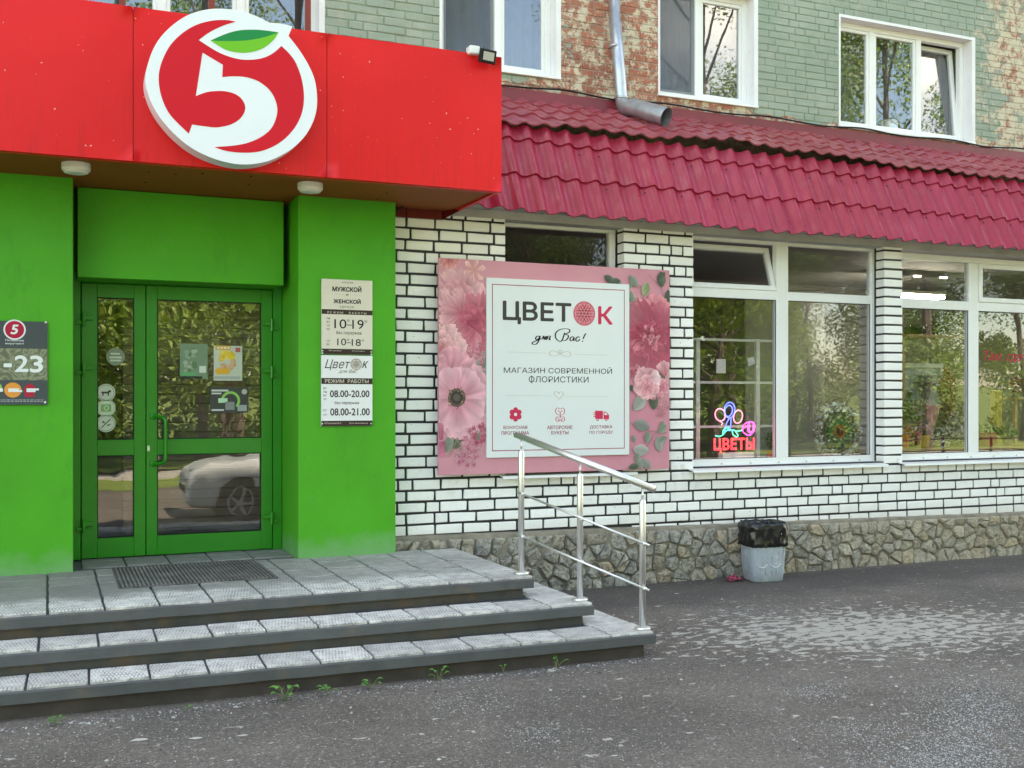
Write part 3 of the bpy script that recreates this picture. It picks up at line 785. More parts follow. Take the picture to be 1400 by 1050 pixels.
# ================================================================== GREEN ENTRANCE
GY, DY = 8.11, 8.75
en = thing('store_entrance', 'bright green painted shop entrance with recessed glass double door', 'building', (.95, 8.6, .425))
gl, grr = .16, 1.744
m = MB(); m.box(-3.2, gl, GY, 9.2, .36, 3.24, b=.006); m.go('pier', mGR, en)
m = MB(); m.box(grr, 2.513, GY, BY+.005, .36, 3.24, b=.006); m.box(grr, 2.44, BY+.005, 9.2, .36, 3.24); m.go('pier', mGR, en)
m = MB(); m.box(gl+.035, 1.691, 8.40, 8.70, 2.535, 3.19, b=.004); m.go('header_panel', mGR, en)
m = MB(); m.box(gl, grr, 8.70, 9.2, 2.60, 3.24); m.go('lintel', mGR, en)
z0, z1 = .43, 2.56
fr = MB(); xa, xb = gl+.003, grr-.003
fr.box(xa, .225, DY-.03, DY+.05, z0, z1+.05, b=.004); fr.box(1.668, xb, DY-.03, DY+.05, z0, z1+.05, b=.004); fr.box(.225, 1.668, DY-.029, DY+.05, z1-.03, z1+.05, b=.004)
fr.go('door_frame', mGD, en)
def leaf(x0, x1, gx0, gx1, label):
    m = MB(); y0, y1 = DY-.035, DY+.02
    Z = [z0+.008, .587, 1.215, 1.335, 2.42, z1-.034]
    g0 = oY(gx0, 500, DY-.03).x; g1 = oY(gx1, 500, DY-.03).x
    m.box(x0, g0, y0, y1, Z[0], Z[5], b=.004); m.box(g1, x1, y0, y1, Z[0], Z[5], b=.004)
    for (a, b) in ((Z[0], Z[1]), (Z[2], Z[3]), (Z[4], Z[5])): m.box(g0-.001, g1+.001, y0+.001, y1-.001, a, b, b=.003)
    d = m.go('door_leaf', mGD, en, label=label)
    pane(g0-.006, g1+.006, Z[1]-.006, Z[2]+.006, DY-.012, mGDo, d); pane(g0-.006, g1+.006, Z[3]-.006, Z[4]+.006, DY-.012, mGDo, d)
    k = MB()
    for (a, b) in ((Z[1], Z[2]), (Z[3], Z[4])): frame_rect(k, g0-.001, g1+.001, a-.001, b+.001, .007, DY-.03, DY-.02, 0)
    k.go('gasket', mBLK, d)
    return d
dl = leaf(.230, .690, 133, 183, 'narrow left door leaf'); dr = leaf(.695, 1.662, 215, 357, 'wide right door leaf with handle')
def hinge(x, z, d, side):
    m = MB(); m.tube([(x, DY-.055, z-.05), (x, DY-.055, z+.05)], .013, 10); m.box(min(x, x+side*.07), max(x, x+side*.07), DY-.062, DY-.03, z-.005, z+.03, b=.003)
    m.box(min(x, x-side*.05), max(x, x-side*.05), DY-.05, DY-.03, z-.04, z-.01, b=.003); m.go('hinge', mGD, d)
for vv in (437, 505, 718): hinge(.245, oY(112, vv, DY).z, dl, 1)
for vv in (445, 509, 707): hinge(1.655, oY(372, vv, DY).z, dr, -1)
m = MB(); hx = .745; yh = DY-.035; pts = [(hx, yh, 1.50), (hx, yh-.05, 1.505), (hx+.008, yh-.075, 1.50)]
pth_ = smoothpath([(0, 0, 1), (.035, .0), (.06, -.02), (.065, -.06), (.065, -.30), (.06, -.345), (.035, -.365), (0, -.365, 1)], False, 5)
m.tube([(hx+.085*(q[0]/.065), yh-q[0]*1.05, 1.512+q[1]) for q in pth_], .0145, 10)
for dz in (1.512, 1.147): m.lathe((hx, yh, dz), [(.026, 0), (.026, .008), (.018, .012)], 14, 'Y')
m.go('handle', mGD, dr, True)
m = MB(); p = oY(203, 613, DY-.036); m.box(p.x-.010, p.x+.010, DY-.040, DY-.034, p.z-.022, p.z+.022, b=.002); m.go('lock_plate', mSTL, dr)
# stickers and posters on the door glass (crop frames measured on the glass plane)
SYY = DY-.0145
def P4(x, y): return oY(x/2.386, 360+y/2.386, SYY)
def fcard(x0, y0, x1, y1, c, m, yo=0):
    a = P4(x0, y0); b = P4(x1, y1); m.add([(a.x, SYY-yo, a.z), (b.x, SYY-yo, a.z), (b.x, SYY-yo, b.z), (a.x, SYY-yo, b.z)], [[0, 1, 2, 3]], [c]*4)
def fdisc(x, y, r, c, m, yo=0, r2=None):
    a = P4(x, y); rr = r/2.386/178*1.02; rz = (r2 or r)/2.386/178*1.02
    m.flat(circ(a.x, a.z, rr, rz, 20), SYY-yo, [c]*20)
m = MB(); fdisc(377, 305, 28, (.22, .27, .20), m); 
for (a, b, q) in ((-16, 14, -10), (-20, 20, 2), (-18, 18, 12)): fcard(377+a, 305+q-3, 377+b, 305+q+3, (.6, .65, .55), m, .0004)
m.go('round_sticker', mVC, dl)
m = MB(); fdisc(346, 422, 28, (.62, .66, .58), m); fdisc(346, 422, 25, (.12, .15, .1), m, .0003); fdisc(346, 422, 23.5, (.60, .64, .55), m, .0006)
a = P4(346, 424); dog = [(-.038, .004), (-.028, .014), (-.01, .012), (.012, .014), (.022, .026), (.034, .022), (.036, .012), (.022, .004), (.02, -.02), (.013, -.02), (.011, -.002), (-.016, -.002), (-.02, -.02), (-.028, -.02), (-.026, .0)]
m.flat([(a.x+p[0], a.z+p[1]) for p in dog], SYY-.0009, [(.05, .05, .05)]*len(dog)); m.go('no_pets_sticker', mVC, dl)
m = MB(); fdisc(346, 472, 28, (.62, .66, .58), m); fdisc(346, 472, 25, (.2, .4, .15), m, .0003); fdisc(346, 472, 23.5, (.60, .68, .55), m, .0006)
fcard(329, 460, 363, 484, (.22, .42, .16), m, .0009); fdisc(347, 472, 8, (.6, .68, .55), m, .0012); fdisc(347, 472, 5, (.22, .42, .16), m, .0015); m.go('camera_sticker', mVC, dl)
m = MB(); fdisc(346, 522, 28, (.62, .66, .58), m); fdisc(346, 522, 25, (.12, .15, .1), m, .0003); fdisc(346, 522, 23.5, (.60, .64, .55), m, .0006)
a = P4(346, 522); m.flat([(a.x-.035, a.z-.030), (a.x-.030, a.z-.035), (a.x+.035, a.z+.030), (a.x+.030, a.z+.035)], SYY-.0012, [(.05, .05, .05)]*4)
m.flat([(a.x-.03, a.z+.008), (a.x-.022, a.z+.02), (a.x-.006, a.z+.008), (a.x-.012, a.z-.002)], SYY-.0009, [(.1, .09, .08)]*4)
m.flat([(a.x+.006, a.z-.012), (a.x+.03, a.z-.004), (a.x+.032, a.z-.012), (a.x+.01, a.z-.022)], SYY-.0009, [(.1, .09, .08)]*4); m.go('no_smoking_sticker', mVC, dl)
def blobs(m, x0, y0, x1, y1, cs, n, yo, s=(3, 8)):
    for i in range(n): fdisc(R.uniform(x0, x1), R.uniform(y0, y1), R.uniform(*s), R.choice(cs), m, yo+i*.00003)
m = MB(); fcard(587, 262, 677, 377, (.17, .26, .18), m); blobs(m, 600, 275, 640, 350, [(.25, .35, .25), (.1, .2, .1), (.35, .42, .33)], 26, .0003); fcard(587, 355, 640, 368, (.10, .35, .16), m, .0016); fcard(587, 368, 660, 377, (.02, .03, .02), m, .0018)
fcard(650, 335, 672, 357, (.62, .66, .6), m, .002); m.go('green_poster', mVC, dr)
m = MB(); fcard(697, 268, 790, 383, (.56, .58, .50), m); fcard(703, 268, 752, 283, (.75, .36, .03), m, .0003); blobs(m, 722, 290, 760, 312, [(.8, .55, .05), (.75, .45, .04), (.8, .62, .15)], 22, .0006, (5, 10)); blobs(m, 722, 318, 766, 342, [(.62, .30, .18), (.7, .42, .25)], 16, .0014, (4, 8))
fdisc(713, 352, 11, (.75, .40, .05), m, .002); fcard(712, 342, 740, 362, (.75, .40, .05), m, .0021); fdisc(740, 352, 11, (.75, .40, .05), m, .0022); fcard(700, 368, 785, 378, (.40, .42, .40), m, .002); fcard(768, 275, 784, 290, (.5, .1, .1), m, .002)
for k in range(4): fcard(708+k*11, 272, 716+k*11, 279, (.8, .75, .6), m, .0024)
m.go('yellow_poster', mVC, dr)
m = MB(); fcard(685, 404, 811, 487, (.045, .05, .05), m); a = P4(752, 448)
for k in range(16):
    q = math.pi*(-.25)+k*.26; 
    m.flat([(a.x+rr*math.cos(t), a.z+rr*math.sin(t)) for (rr, t) in ((.055, q), (.075, q), (.075, q+.26), (.055, q+.26))], SYY-.0006, [(.25, .55, .12)]*4)
fcard(712, 440, 742, 455, (.45, .7, .5), m, .0009); fcard(735, 452, 765, 478, (.25, .25, .27), m, .0009); fcard(690, 412, 745, 418, (.6, .6, .6), m, .0009); fcard(690, 422, 722, 427, (.6, .6, .6), m, .0009); fdisc(797, 419, 9, (.5, .45, .42), m, .0009); fcard(690, 476, 730, 481, (.6, .6, .6), m, .0009); fcard(775, 462, 805, 482, (.35, .37, .38), m, .0009)
m.go('dark_poster', mVC, dr)
# vestibule with brown roller shutter
mBR = plain('brown_slat', (.22, .15, .115), .5, var=.2, vscale=4)
m = MB(); m.box(-.1, 0, 8.82, 11, .4, 3.2); m.box(2.2, 2.3, 8.82, 11, .4, 3.2); m.box(-.1, 2.3, 10.9, 11, .4, 3.2); m.box(-.1, 2.3, 9.2, 11, 3.2, 3.3); m.go('vestibule_wall', plain('vestibule_paint', (.22, .21, .20), .8), en)
m = MB(); m.box(0, 2.2, 8.80, 10.9, .36, .425); m.go('vestibule_floor', plain('vestibule_tile', (.18, .14, .12), .35), en)
sh = MB().box(.55, 2.2, 9.27, 9.29, .45, 3.15).go('shutter', col('shutter_back', (.04, .028, .02), .7), en)
sm = MB(); sm.box(-.82, .82, -.006, .018, -.038, .038, b=.005)
me = bpy.data.meshes.new('slat'); me.from_pydata(sm.v, [], sm.f); me.materials.append(mBR)
for i in range(32): inst('slat', me, (1.375, 9.25, .62+i*.079), sh)

# ================================================================== RED CANOPY
CY = 7.29
ca = thing('entrance_canopy', 'long red box canopy over the green entrance with a red underside coloured brown for shade', 'canopy', (1, 7.8, 3.18))
jx = [-3.2, -1.2, .501, 1.765, 3.075]
for i in range(4):
    a, b = jx[i]+.002, jx[i+1]-.002; n = 14; v = []; f = []
    for k in range(n+1):
        for j in range(9):
            x = a+(b-a)*k/n; z = 3.178+(4.172-3.178)*j/8
            v.append((x, CY+.008*mnoise.noise(Vector((x*1.7, z*1.9, 4)))*min(1, 3*min(k/n, 1-k/n)+.1), z))
    for k in range(n):
        for j in range(8): q = k*9+j; f.append([q, q+9, q+10, q+1])
    b0 = len(v)
    v += [(a, CY+.03, 3.178), (b, CY+.03, 3.178), (b, CY+.03, 4.172), (a, CY+.03, 4.172)]
    f += [[0, n*9, b0+1, b0], [8, b0+3, b0+2, n*9+8], [0, b0, b0+3, 8], [n*9, n*9+8, b0+2, b0+1]]
    f[-2] = list(range(9))[::-1]+[b0, b0+3][0:2][::1] if False else [0, b0, b0+3, 8]
    make('fascia_panel', v, f, mRD, ca, True)
m = MB(); m.box(jx[0], 3.072, CY+.031, 8.34, 3.30, 4.165); m.go('side_panel', mRD, ca)
m = MB(); m.box(3.050, 3.0755, CY+.032, 8.30, 3.178, 3.30); m.box(jx[0], 3.05, CY+.0305, CY+.06, 3.175, 3.30); m.go('drip_edge', mRD, ca)
sf = MB(); sf.box(jx[0], 3.048, CY+.06, 8.70, 3.195, 3.21); sfo = sf.go('soffit', mSO, ca)
m = MB()
for (u, vv) in ((203, 235), (277, 237), (343, 241), (199, 249), (340, 252), (515, 272), (529, 264), (118, 240), (240, 238)):
    p = oZ(u, vv, 3.195)
    if p.y < 8.3: m.lathe((p.x, p.y, 3.190), [(.008, 0), (.008, .006)], 8)
m.go('screws', mBLK, ca)
m = MB()
for (a, b) in ((2.52, 2.662), (2.666, 2.968)): m.box(a, b, 8.30, 8.335, 3.118, 3.235, b=.002)
m.go('closure_panel', mREDP, ca)
m = MB()
m.add([(2.972, 8.33, 3.235), (2.972, 8.33, 3.118), (3.10, 8.05, 3.20), (3.10, 8.05, 3.235)], [[0, 1, 2, 3]]); m.go('closure_flap', mREDP, ca)
m = MB(); p = [oY(a, b, 8.24) for (a, b) in ((541, 289), (556, 279), (575, 270), (592, 263), (612, 266))]; m.tube([tuple(q) for q in p], .007, 6)
tag(m.go('cable', mBLK), 'short loose black cable hanging under the right end of the red canopy', 'cable')
# soffit lamps
def slamp(u, vv, label):
    p = oZ(u, vv, 3.195); t = thing('bulkhead_lamp', label, 'lamp', tuple(p), 'round lamps under the canopy')
    m = MB(); m.lathe((p.x, p.y, 3.148), [(.086, 0), (.09, .012), (.09, .047)], 28); m.go('lamp_base', mWHT, t, False)
    m = MB(); m.lathe((p.x, p.y, 3.128), [(.045, 0), (.072, .006), (.082, .020)], 28); m.go('lamp_shade', plain('opal_shade', (.7, .69, .64), .4, var=.04), t, True)
slamp(104, 224, 'round white lamp under the canopy above the left green wall, leftmost of the two'); slamp(424, 251, 'round white lamp under the canopy above the right green pier')
# round logo sign: outline measured on its face plane, extruded back
LY = 7.13
lg = thing('logo_sign', 'big round sign with white number 5 and green leaf on the red canopy', 'sign', (1.106, CY, 3.66))
def L4(p): q = oY(190+p[0]/4.377, p[1]/4.377, LY); return (q.x, q.z)
outer = [(38,480),(60,360),(110,250),(190,160),(290,92),(400,58),(500,52),(600,63),(700,95),(780,135,1),(850,141),(918,158,1),(895,215,1),(960,300),(1015,390),(1052,480),(1066,590),(1055,690),(1010,790),(940,870),(850,930),(750,970),(630,984),(520,970),(400,930),(290,868),(190,780),(110,680),(60,580)]
red = [(580,130,1),(520,120),(430,125),(330,155),(240,215),(175,290),(130,390),(118,480),(135,580),(175,670),(230,735),(298,800,1),(318,745,1),(400,757),(470,762),(550,745),(610,705),(636,650),(620,600),(580,565),(520,547),(460,545),(400,553),(340,575,1),(380,315,1),(502,388,1),(498,462,1),(560,457),(640,462),(720,490),(790,550),(825,630),(822,700),(790,770),(730,820),(650,855),(560,872),(450,880,1),(530,905),(640,914),(740,902),(840,855),(920,780),(970,690),(987,590),(975,480),(940,380),(900,322),(852,275,1),(800,320),(730,350),(640,358),(560,345),(470,310),(358,240,1),(420,195),(500,155)]
lf1 = [(427,243,1),(520,203),(600,182),(690,178),(760,183),(836,194,1),(760,220),(680,237),(600,245),(500,246)]
lf2 = [(427,243,1),(500,246),(600,245),(680,237),(760,220),(836,194,1),(800,245),(740,290),(670,312),(600,315),(520,298)]
op = [L4(p) for p in smoothpath(outer)]
def capped(pts, y0, y1): return MB().poly(pts, y0, y1)
body = capped(op, LY, CY-.005).go('sign_box', plain('white_sign_face', (.72, .76, .80), .35, var=.02), lg)
def flatprint(name, pts, y, mat, parent):
    from mathutils.geometry import tessellate_polygon
    tri = tessellate_polygon([[Vector((p[0], p[1], 0)) for p in pts]])
    return make(name, [(p[0], y, p[1]) for p in pts], [list(t) for t in tri], mat, parent)
def redo_cap(o, pts, y0):   # proper triangulated front for the concave outline
    pass
flatprint('red_field', [L4(p) for p in smoothpath(red)], LY-.0015, col('logo_red', (.60, .009, .022), .5), lg)
flatprint('leaf_shape', [L4(p) for p in smoothpath(lf1)], LY-.0015, col('leaf_dark_green', (.0, .22, .06), .5), lg)
flatprint('leaf_shape', [L4(p) for p in smoothpath(lf2)], LY-.0016, col('leaf_light_green', (.13, .46, .03), .5), lg)
# floodlight
p = oY(668, 77, 7.20)
ft = thing('floodlight', 'small black floodlight on the top right corner of the red canopy', 'floodlight', (p.x, 7.25, 4.17))
def rotm(vs_, c, rx, rz): 
    M_ = Matrix.Translation(c) @ Matrix.Rotation(rz, 4, 'Z') @ Matrix.Rotation(rx, 4, 'X'); return [M_ @ q for q in vs_]
m = MB(); m.box(-.068, .068, 0, .03, -.048, .048, b=.004); m.v = rotm(m.v, p, math.radians(14), math.radians(12)); m.go('lamp_body', mBLK, ft)
m = MB(); m.box(-.046, .046, -.004, .001, -.030, .030); m.v = rotm(m.v, p, math.radians(14), math.radians(12)); m.go('lens', col('pale_lens', (.42, .41, .36), .25), ft)
m = MB(); m.box(p.x-.13, p.x-.05, 7.24, 7.32, 4.155, 4.215, b=.006); m.go('bracket', mWHT, ft); m = MB(); m.tube([(p.x-.06, 7.25, 4.17), (p.x, 7.23, 4.13)], .01, 6); m.go('arm', mBLK, ft)

# ================================================================== STEPS
st = thing('entrance_steps', 'three-step grey concrete entrance platform with paving slabs', 'steps', (1.5, 7, 0))
LV = [(.155, 3.555, 5.90, 6.03), (.290, 3.306, 6.27, 6.30), (.425, 3.045, 6.655, 6.62)]   # z, right x, front y right, front y at x=-.25
XL = -2.2
tm = MB(); tm.box(-.146, .146, -.146, .146, -.03, 0, b=.005)
tmesh = []
for k in range(5):
    me = bpy.data.meshes.new('paving_tile'); me.from_pydata([q+Vector((R.uniform(-.002, .002), R.uniform(-.003, .003), R.uniform(-.0015, .0015))) for q in tm.v], [], tm.f); me.materials.append(mTI); tmesh.append(me)
for i, (z, xr, yf, yl) in enumerate(LV):
    sl_ = (yl-yf)/(xr+.25); fy = lambda x: yf+(xr-x)*sl_
    yb = BY-.06
    n = 60; v = []; f = []
    for k in range(n+1):   # slab with slightly uneven front edge
        x = XL+(xr-XL)*k/n; jy = .004*mnoise.noise(Vector((x*5, i, 0))); jz = .003*mnoise.noise(Vector((x*4, i, 5)))
        v += [(x, fy(x)+jy, z-.068+jz), (x, fy(x)-.002+jy, z-.012+jz), (x, fy(x)+.008+jy, z-.004+jz), (x, yb, z-.004), (x, yb, z-.068)]
        if k:
            b = 5*k
            for q in range(4): f.append([b-5+q, b+q, b+q+1, b-4+q])
            f.append([b-1, b+4, b, b-5])
    f += [[0, 1, 2, 3, 4][::-1], [5*n, 5*n+1, 5*n+2, 5*n+3, 5*n+4]]
    so_ = make('slab', v, f, mCON, st)
    m = MB(); zb = -.05 if i == 0 else LV[i-1][0]-.02
    m.add([(XL, fy(XL)+.05, zb), (xr-.06, yf+.05, zb), (xr-.06, yf+.05, z-.067), (XL, fy(XL)+.05, z-.067), (XL, yb, zb), (xr-.06, yb, zb), (xr-.06, yb, z-.067), (XL, yb, z-.067)], [[0, 1, 2, 3], [1, 5, 6, 2], [4, 7, 6, 5], [0, 3, 7, 4]])
    m.go('riser', mPLI if i == 0 else mRIS, st)
    # tiles
    x = xr-.152; first = True
    while x > -1.3:
        y = fy(x)+.158; row = 0
        while y < (fy(x)+.30 if i < 2 else yb-.02):
            hid = (i == 2 and .40 < x < 1.42 and 7.30 < y < 8.15 and False)
            sy = 1
            if i == 2 and y+.146 > yb: sy = max(.15, (yb-(y-.146))/.292); 
            inst('paving_tile', R.choice(tmesh), (x, y if sy == 1 else (y-.146+yb)/2, z+.010+R.uniform(-.002, .003)), so_, (R.uniform(-.006, .006), R.uniform(-.006, .006), -math.atan(sl_)+R.uniform(-.008, .008)), (1, sy, 1))
            y += .305; row += 1
        x -= .305
    if i == 2:
        m = MB(); m.box(gl+.002, grr-.002, yb-.001, 8.80, z-.1, z-.004); m.go('slab', mCON, st)
        for kx in range(6):
            for ky in range(2):
                xa_ = max(gl+.004, xr-.305*(10-kx)+.005 ); 
        x = grr-.15
        while x > gl+.02:
            wd__ = min(.146, (x-gl)/2+.07)
            for (y, sy) in ((yb+.150, 1), (yb+.405, .7)): inst('paving_tile', R.choice(tmesh), (x, y, z+.006+R.uniform(-.002, .002)), so_, (0, 0, R.uniform(-.006, .006)), (min(1, (x-gl-.004)/.146), sy, .6))
            x -= .305
    # second row strip on the treads, tucked against the riser
    if i < 2:
        x = xr-.152
        while x > -1.3:
            y = fy(x)+.158+.305
            inst('paving_tile', R.choice(tmesh), (x, y-.04, z+.008), so_, (0, 0, 0), (1, .7, .9)) if x > LV[i+1][1]+.0 else None
            x -= .305
        y = yf+.65
        while y < yb:
            inst('paving_tile', R.choice(tmesh), (xr-.135, y, z+.008), so_, (0, 0, R.uniform(-.01, .01)), (.85, 1, 1)); y += .305
# recessed rubber grate in front of the door
gt = thing('doormat', 'dark ribbed rubber mat lying on the landing before the door', 'doormat', (.92, 7.7, .44))
m = MB(); m.box(.415, 1.43, 7.27, 8.16, .430, .442, b=.003); m.go('mat_base', plain('dark_rubber', (.075, .070, .065), .8, var=.3, vscale=5, dirt=((.16, .15, .13), 6, .5, .6)), gt)
sm = MB(); sm.box(-.006, .006, -.43, .43, 0, .007, b=.001); me = bpy.data.meshes.new('rib'); me.from_pydata(sm.v, [], sm.f); me.materials.append(plain('worn_rubber', (.17, .16, .15), .7, var=.4, vscale=6))
for i in range(38): inst('rib', me, (.44+i*.0262, 7.715, .4415), gt)

# handrail
hr = thing('handrail', 'stainless steel handrail with three posts and two lower bars beside the steps', 'handrail', (3.27, 6.4, .155))
HP = [(3.0, 6.766, .435, 1.296, 1.375, .992, .698), (3.262, 6.388, .30, 1.151, 1.224, .843, .563), (3.507, 5.985, .165, 1.001, 1.081, .719, .432)]
for (x, y, zb, zt, zr, ba, bb) in HP:
    m = MB(); m.lathe((x, y, zb), [(.021, 0), (.021, zt-zb-.012), (.016, zt-zb)], 16); m.tube([(x, y, zt-.01), (x, y, zr-.01)], .007, 8); m.go('post', mSTL, hr, True)
    m = MB(); m.lathe((x, y, zb), [(.052, 0), (.052, .014), (.046, .020), (.024, .022)], 24); m.go('base_flange', mSTL, hr, True)
    m = MB()
    for zz in (ba, bb): m.tube([(x-.034, y-.004, zz), (x+.034, y-.004, zz)][:0] or [(x, y-.036, zz), (x, y-.016, zz)], .013, 8)
    m.go('clamp', mSTL, hr, True)
def ext(a, b, e0, e1): a = Vector(a); b = Vector(b); d = (b-a).normalized(); return a-d*e0, b+d*e1
a, b = ext((HP[0][0], HP[0][1], HP[0][4]+.012), (HP[2][0], HP[2][1], HP[2][4]+.016), .05, .09)
m = MB(); m.tube([a, (a+b)/2, b], .0225, 20); m.go('top_rail', mSTL, hr, True)
for k in (5, 6):
    a, b = ext((HP[0][0], HP[0][1]-.03, HP[0][k]), (HP[2][0], HP[2][1]-.03, HP[2][k]), .05, .03)
    m = MB(); m.tube([a, (a+b)/2, b], .008, 10); m.go('lower_bar', mSTL, hr, True)

# ================================================================== DOWNPIPE
dp = thing('downpipe', 'galvanised drainpipe coming down the peeling brick wall and ending in an elbow over the roof', 'drainpipe', (5.1, 9.15, 4.5))
pt = [oY(838, -60, 9.16), oY(841, 30, 9.16), oY(847, 100, 9.14), oY(850, 140, 9.12)]
m = MB(); m.tube([pt[0], pt[1], pt[1]+Vector((0, 0, -.002)), pt[2], pt[3]], [.052, .052, .060, .060, .060], 18, cap=False); m.go('pipe', mGALV, dp, True)
m = MB(); a = pt[3]; bnd = oY(862, 148, 8.98); e1 = oY(911, 160, 8.60)
m.tube([a, a+(bnd-a)*.6+Vector((0, 0, -.03)), bnd+Vector((0, -.05, -.0)), e1], [.062, .076, .084, .086], 20, cap=False); m.tube([e1, e1+(bnd-e1)*.6], [.081, .076], 20, cap=False); m.go('elbow', mGALV, dp, True)
m = MB(); m.tube([e1+(bnd-e1)*.5, e1+(bnd-e1)*.51], .078, 16); m.go('elbow_dark', mBLK, dp)
for (q, w_) in ((pt[1]+Vector((0, 0, -.25)), .064), (pt[3]+Vector((0, 0, .03)), .067)):
    m = MB(); m.tube([q, q+Vector((0, 0, .022))], w_, 18); m.go('collar', mGALV, dp, True)

# ================================================================== BIN
bt = thing('rubbish_bin', 'translucent grey plastic rubbish bin lined with a black bag against the stone base', 'bin', (5.98, 7.98, 0))
def rbox(prof, c, n=40, sq=5, asp=.85, rot=.0, nz=0):
    v = []; f = []
    for j, (r, h) in enumerate(prof):
        for k in range(n):
            q = 2*math.pi*k/n; cx, sx = math.cos(q), math.sin(q); mm = (abs(cx)**sq+abs(sx)**sq)**(-1/sq)
            x, y = r*cx*mm, r*asp*sx*mm
            if nz: 
                d = nz*mnoise.noise(Vector((x*14, y*14, h*9+j)))+nz*.8*mnoise.noise(Vector((x*30+5, y*30, h*34))); x *= 1+d/r; y *= 1+d/r
            cr, sr = math.cos(rot), math.sin(rot)
            v.append((c[0]+x*cr-y*sr, c[1]+x*sr+y*cr, c[2]+h+(nz*.5*mnoise.noise(Vector((x*25, y*25, j))) if nz else 0)))
    for j in range(len(prof)-1):
        for k in range(n): f.append([j*n+k, j*n+(k+1) % n, (j+1)*n+(k+1) % n, (j+1)*n+k])
    f.append([k for k in range(n)][::-1]); f.append([(len(prof)-1)*n+k for k in range(n)])
    return v, f
BC = (5.965, 8.03, 0)
v, f = rbox([(.142, 0), (.155, .012), (.166, .12), (.173, .25), (.177, .38), (.179, .50), (.170, .50)], BC, rot=-.14); make('bin_body', v, f, mBIN, bt, True)
v, f = rbox([(.186, .318), (.196, .326), (.188, .36), (.194, .40), (.187, .44), (.193, .48), (.192, .515), (.176, .538), (.160, .515), (.14, .40), (.08, .30)], BC, 140, rot=-.14, nz=.016); make('bin_bag', v, f, mBAG, bt, True)
# raised arcs and mark on the bin front
m = MB()
for (cx, sgn) in ((-.085, 1), (.05, 1)):
    pts = []
    for k in range(9):
        q = math.pi*(1.15+k*.7/8); X_ = cx+.06*math.cos(q); Z_ = .20+.065*math.sin(q)
        X_r, Y_r = X_*math.cos(-.14)-(-.145)*math.sin(-.14), X_*math.sin(-.14)+(-.145)*math.cos(-.14)
        pts.append((BC[0]+X_r, BC[1]+Y_r+.002, Z_))
    m.tube(pts, .004, 5)
m.go('moulded_arc', col('bin_arc', (.6, .63, .65), .4), bt)
# crumpled wrapper beside bin
v = []; f = []; nu = 9
for i in range(nu):
    for j in range(nu):
        x = (i-4)*.019; y = (j-4)*.013; z = .045*(1-((i-4)/4.6)**2)*(1-((j-4)/4.6)**2)*(1+.9*mnoise.noise(Vector((i*1.1, j*1.3, 2))))+.004
        v.append((5.70+x+R.uniform(-.006, .006), 8.10+y+R.uniform(-.006, .006), z))
for i in range(nu-1):
    for j in range(nu-1): q = i*nu+j; f.append([q, q+nu, q+nu+1, q+1])
tw = NT('pink_wrapper'); tw.color(tw.mix(tw.ramp(tw.noise(60, 3), [(.47, 0), (.53, 1)]), (.45, .02, .06), (.06, .03, .05))); tw.rough(.25)
tag(make('wrapper', v, f, tw.m), 'crumpled red and dark wrapper on the ground left of the bin', 'litter')

# ================================================================== WEEDS
def blade_leaf(m, base, dirv, L, wd, c, droop=.5):
    d = Vector(dirv).normalized(); side = d.cross(Vector((0, 0, 1)))
    if side.length < .1: side = Vector((1, 0, 0))
    side.normalize(); n = 6; b = len(m.v); p = Vector(base)
    for k in range(n+1):
        t = k/n; wdt = wd*math.sin(math.pi*min(1, (t*.92+.06)))**.8
        q = p+d*L*t+Vector((0, 0, -droop*L*t*t)); up = Vector((0, 0, .15*wdt))
        m.v += [q-side*wdt/2+up, q, q+side*wdt/2+up]; m.c += [c, (c[0]*.8, c[1]*.85, c[2]*.8), c]
    for k in range(n):
        for j in (0, 1): a = b+3*k+j; m.f.append([a, a+1, a+4, a+3])
weeds = [(78, 992, 'broad', .085, 'small two-leaved weed at the left end of the lowest step'), (252, 975, 'single', .07, 'single leaf weed with one upright leaf below the lowest step'), (390, 958, 'grassy', .16, 'grassy weed tuft, the widest, under the lowest step'), (447, 950, 'broad', .10, 'broad-leaved weed right of the grass tuft by the lowest step'),
         (508, 942, 'broad', .10, 'leafy weed below the middle of the lowest step'), (600, 930, 'mixed', .11, 'weed with thin dry stems and green top leaf under the lowest step'), (680, 915, 'single', .08, 'small weed with one leaf near the right part of the lowest step'), (757, 908, 'mixed', .10, 'rightmost weed clump below the lowest step')]
for (u, vv, kind, hh, lab) in weeds:
    p = oZ(u, vv, 0); p.y = min(p.y, 5.93); hh *= .85; t = thing('weed', lab, 'weed', tuple(p), 'weeds along the foot of the steps')
    m = MB(); s = MB()
    nL = {'broad': 8, 'single': 3, 'grassy': 6, 'mixed': 6}[kind]
    for k in range(nL):
        q = R.uniform(0, 6.28); top = p+Vector((math.cos(q)*.35*hh, math.sin(q)*.25*hh-.01, hh*R.uniform(.3, .75)))
        s.tube([p, (p+top)/2+Vector((0, 0, .1*hh)), top], .0014, 4)
        g_ = R.uniform(.8, 1.2); c = (.10*g_, .26*g_, .05*g_)
        blade_leaf(m, top, (math.cos(q), math.sin(q)*.7, .55), hh*R.uniform(.3, .55), hh*.27, c)
    if kind in ('grassy', 'mixed'):
        for k in range(16 if kind == 'grassy' else 7):
            q = R.uniform(0, 6.28); e = R.uniform(.3, 1.3); c = (.16, .24, .08) if R.random() < .6 else (.33, .30, .17)
            blade_leaf(m, p+Vector((R.uniform(-.04, .04), R.uniform(-.02, .02), 0)), (math.cos(q)*e, math.sin(q)*e*.6-.1, 1), hh*R.uniform(.6, 1.1), .004, c, .35)
    make('leaves', m.v, m.f, mLF, t, cols=m.c); s.go('stem', col('weed_stem', (.16, .22, .09), .6), t)

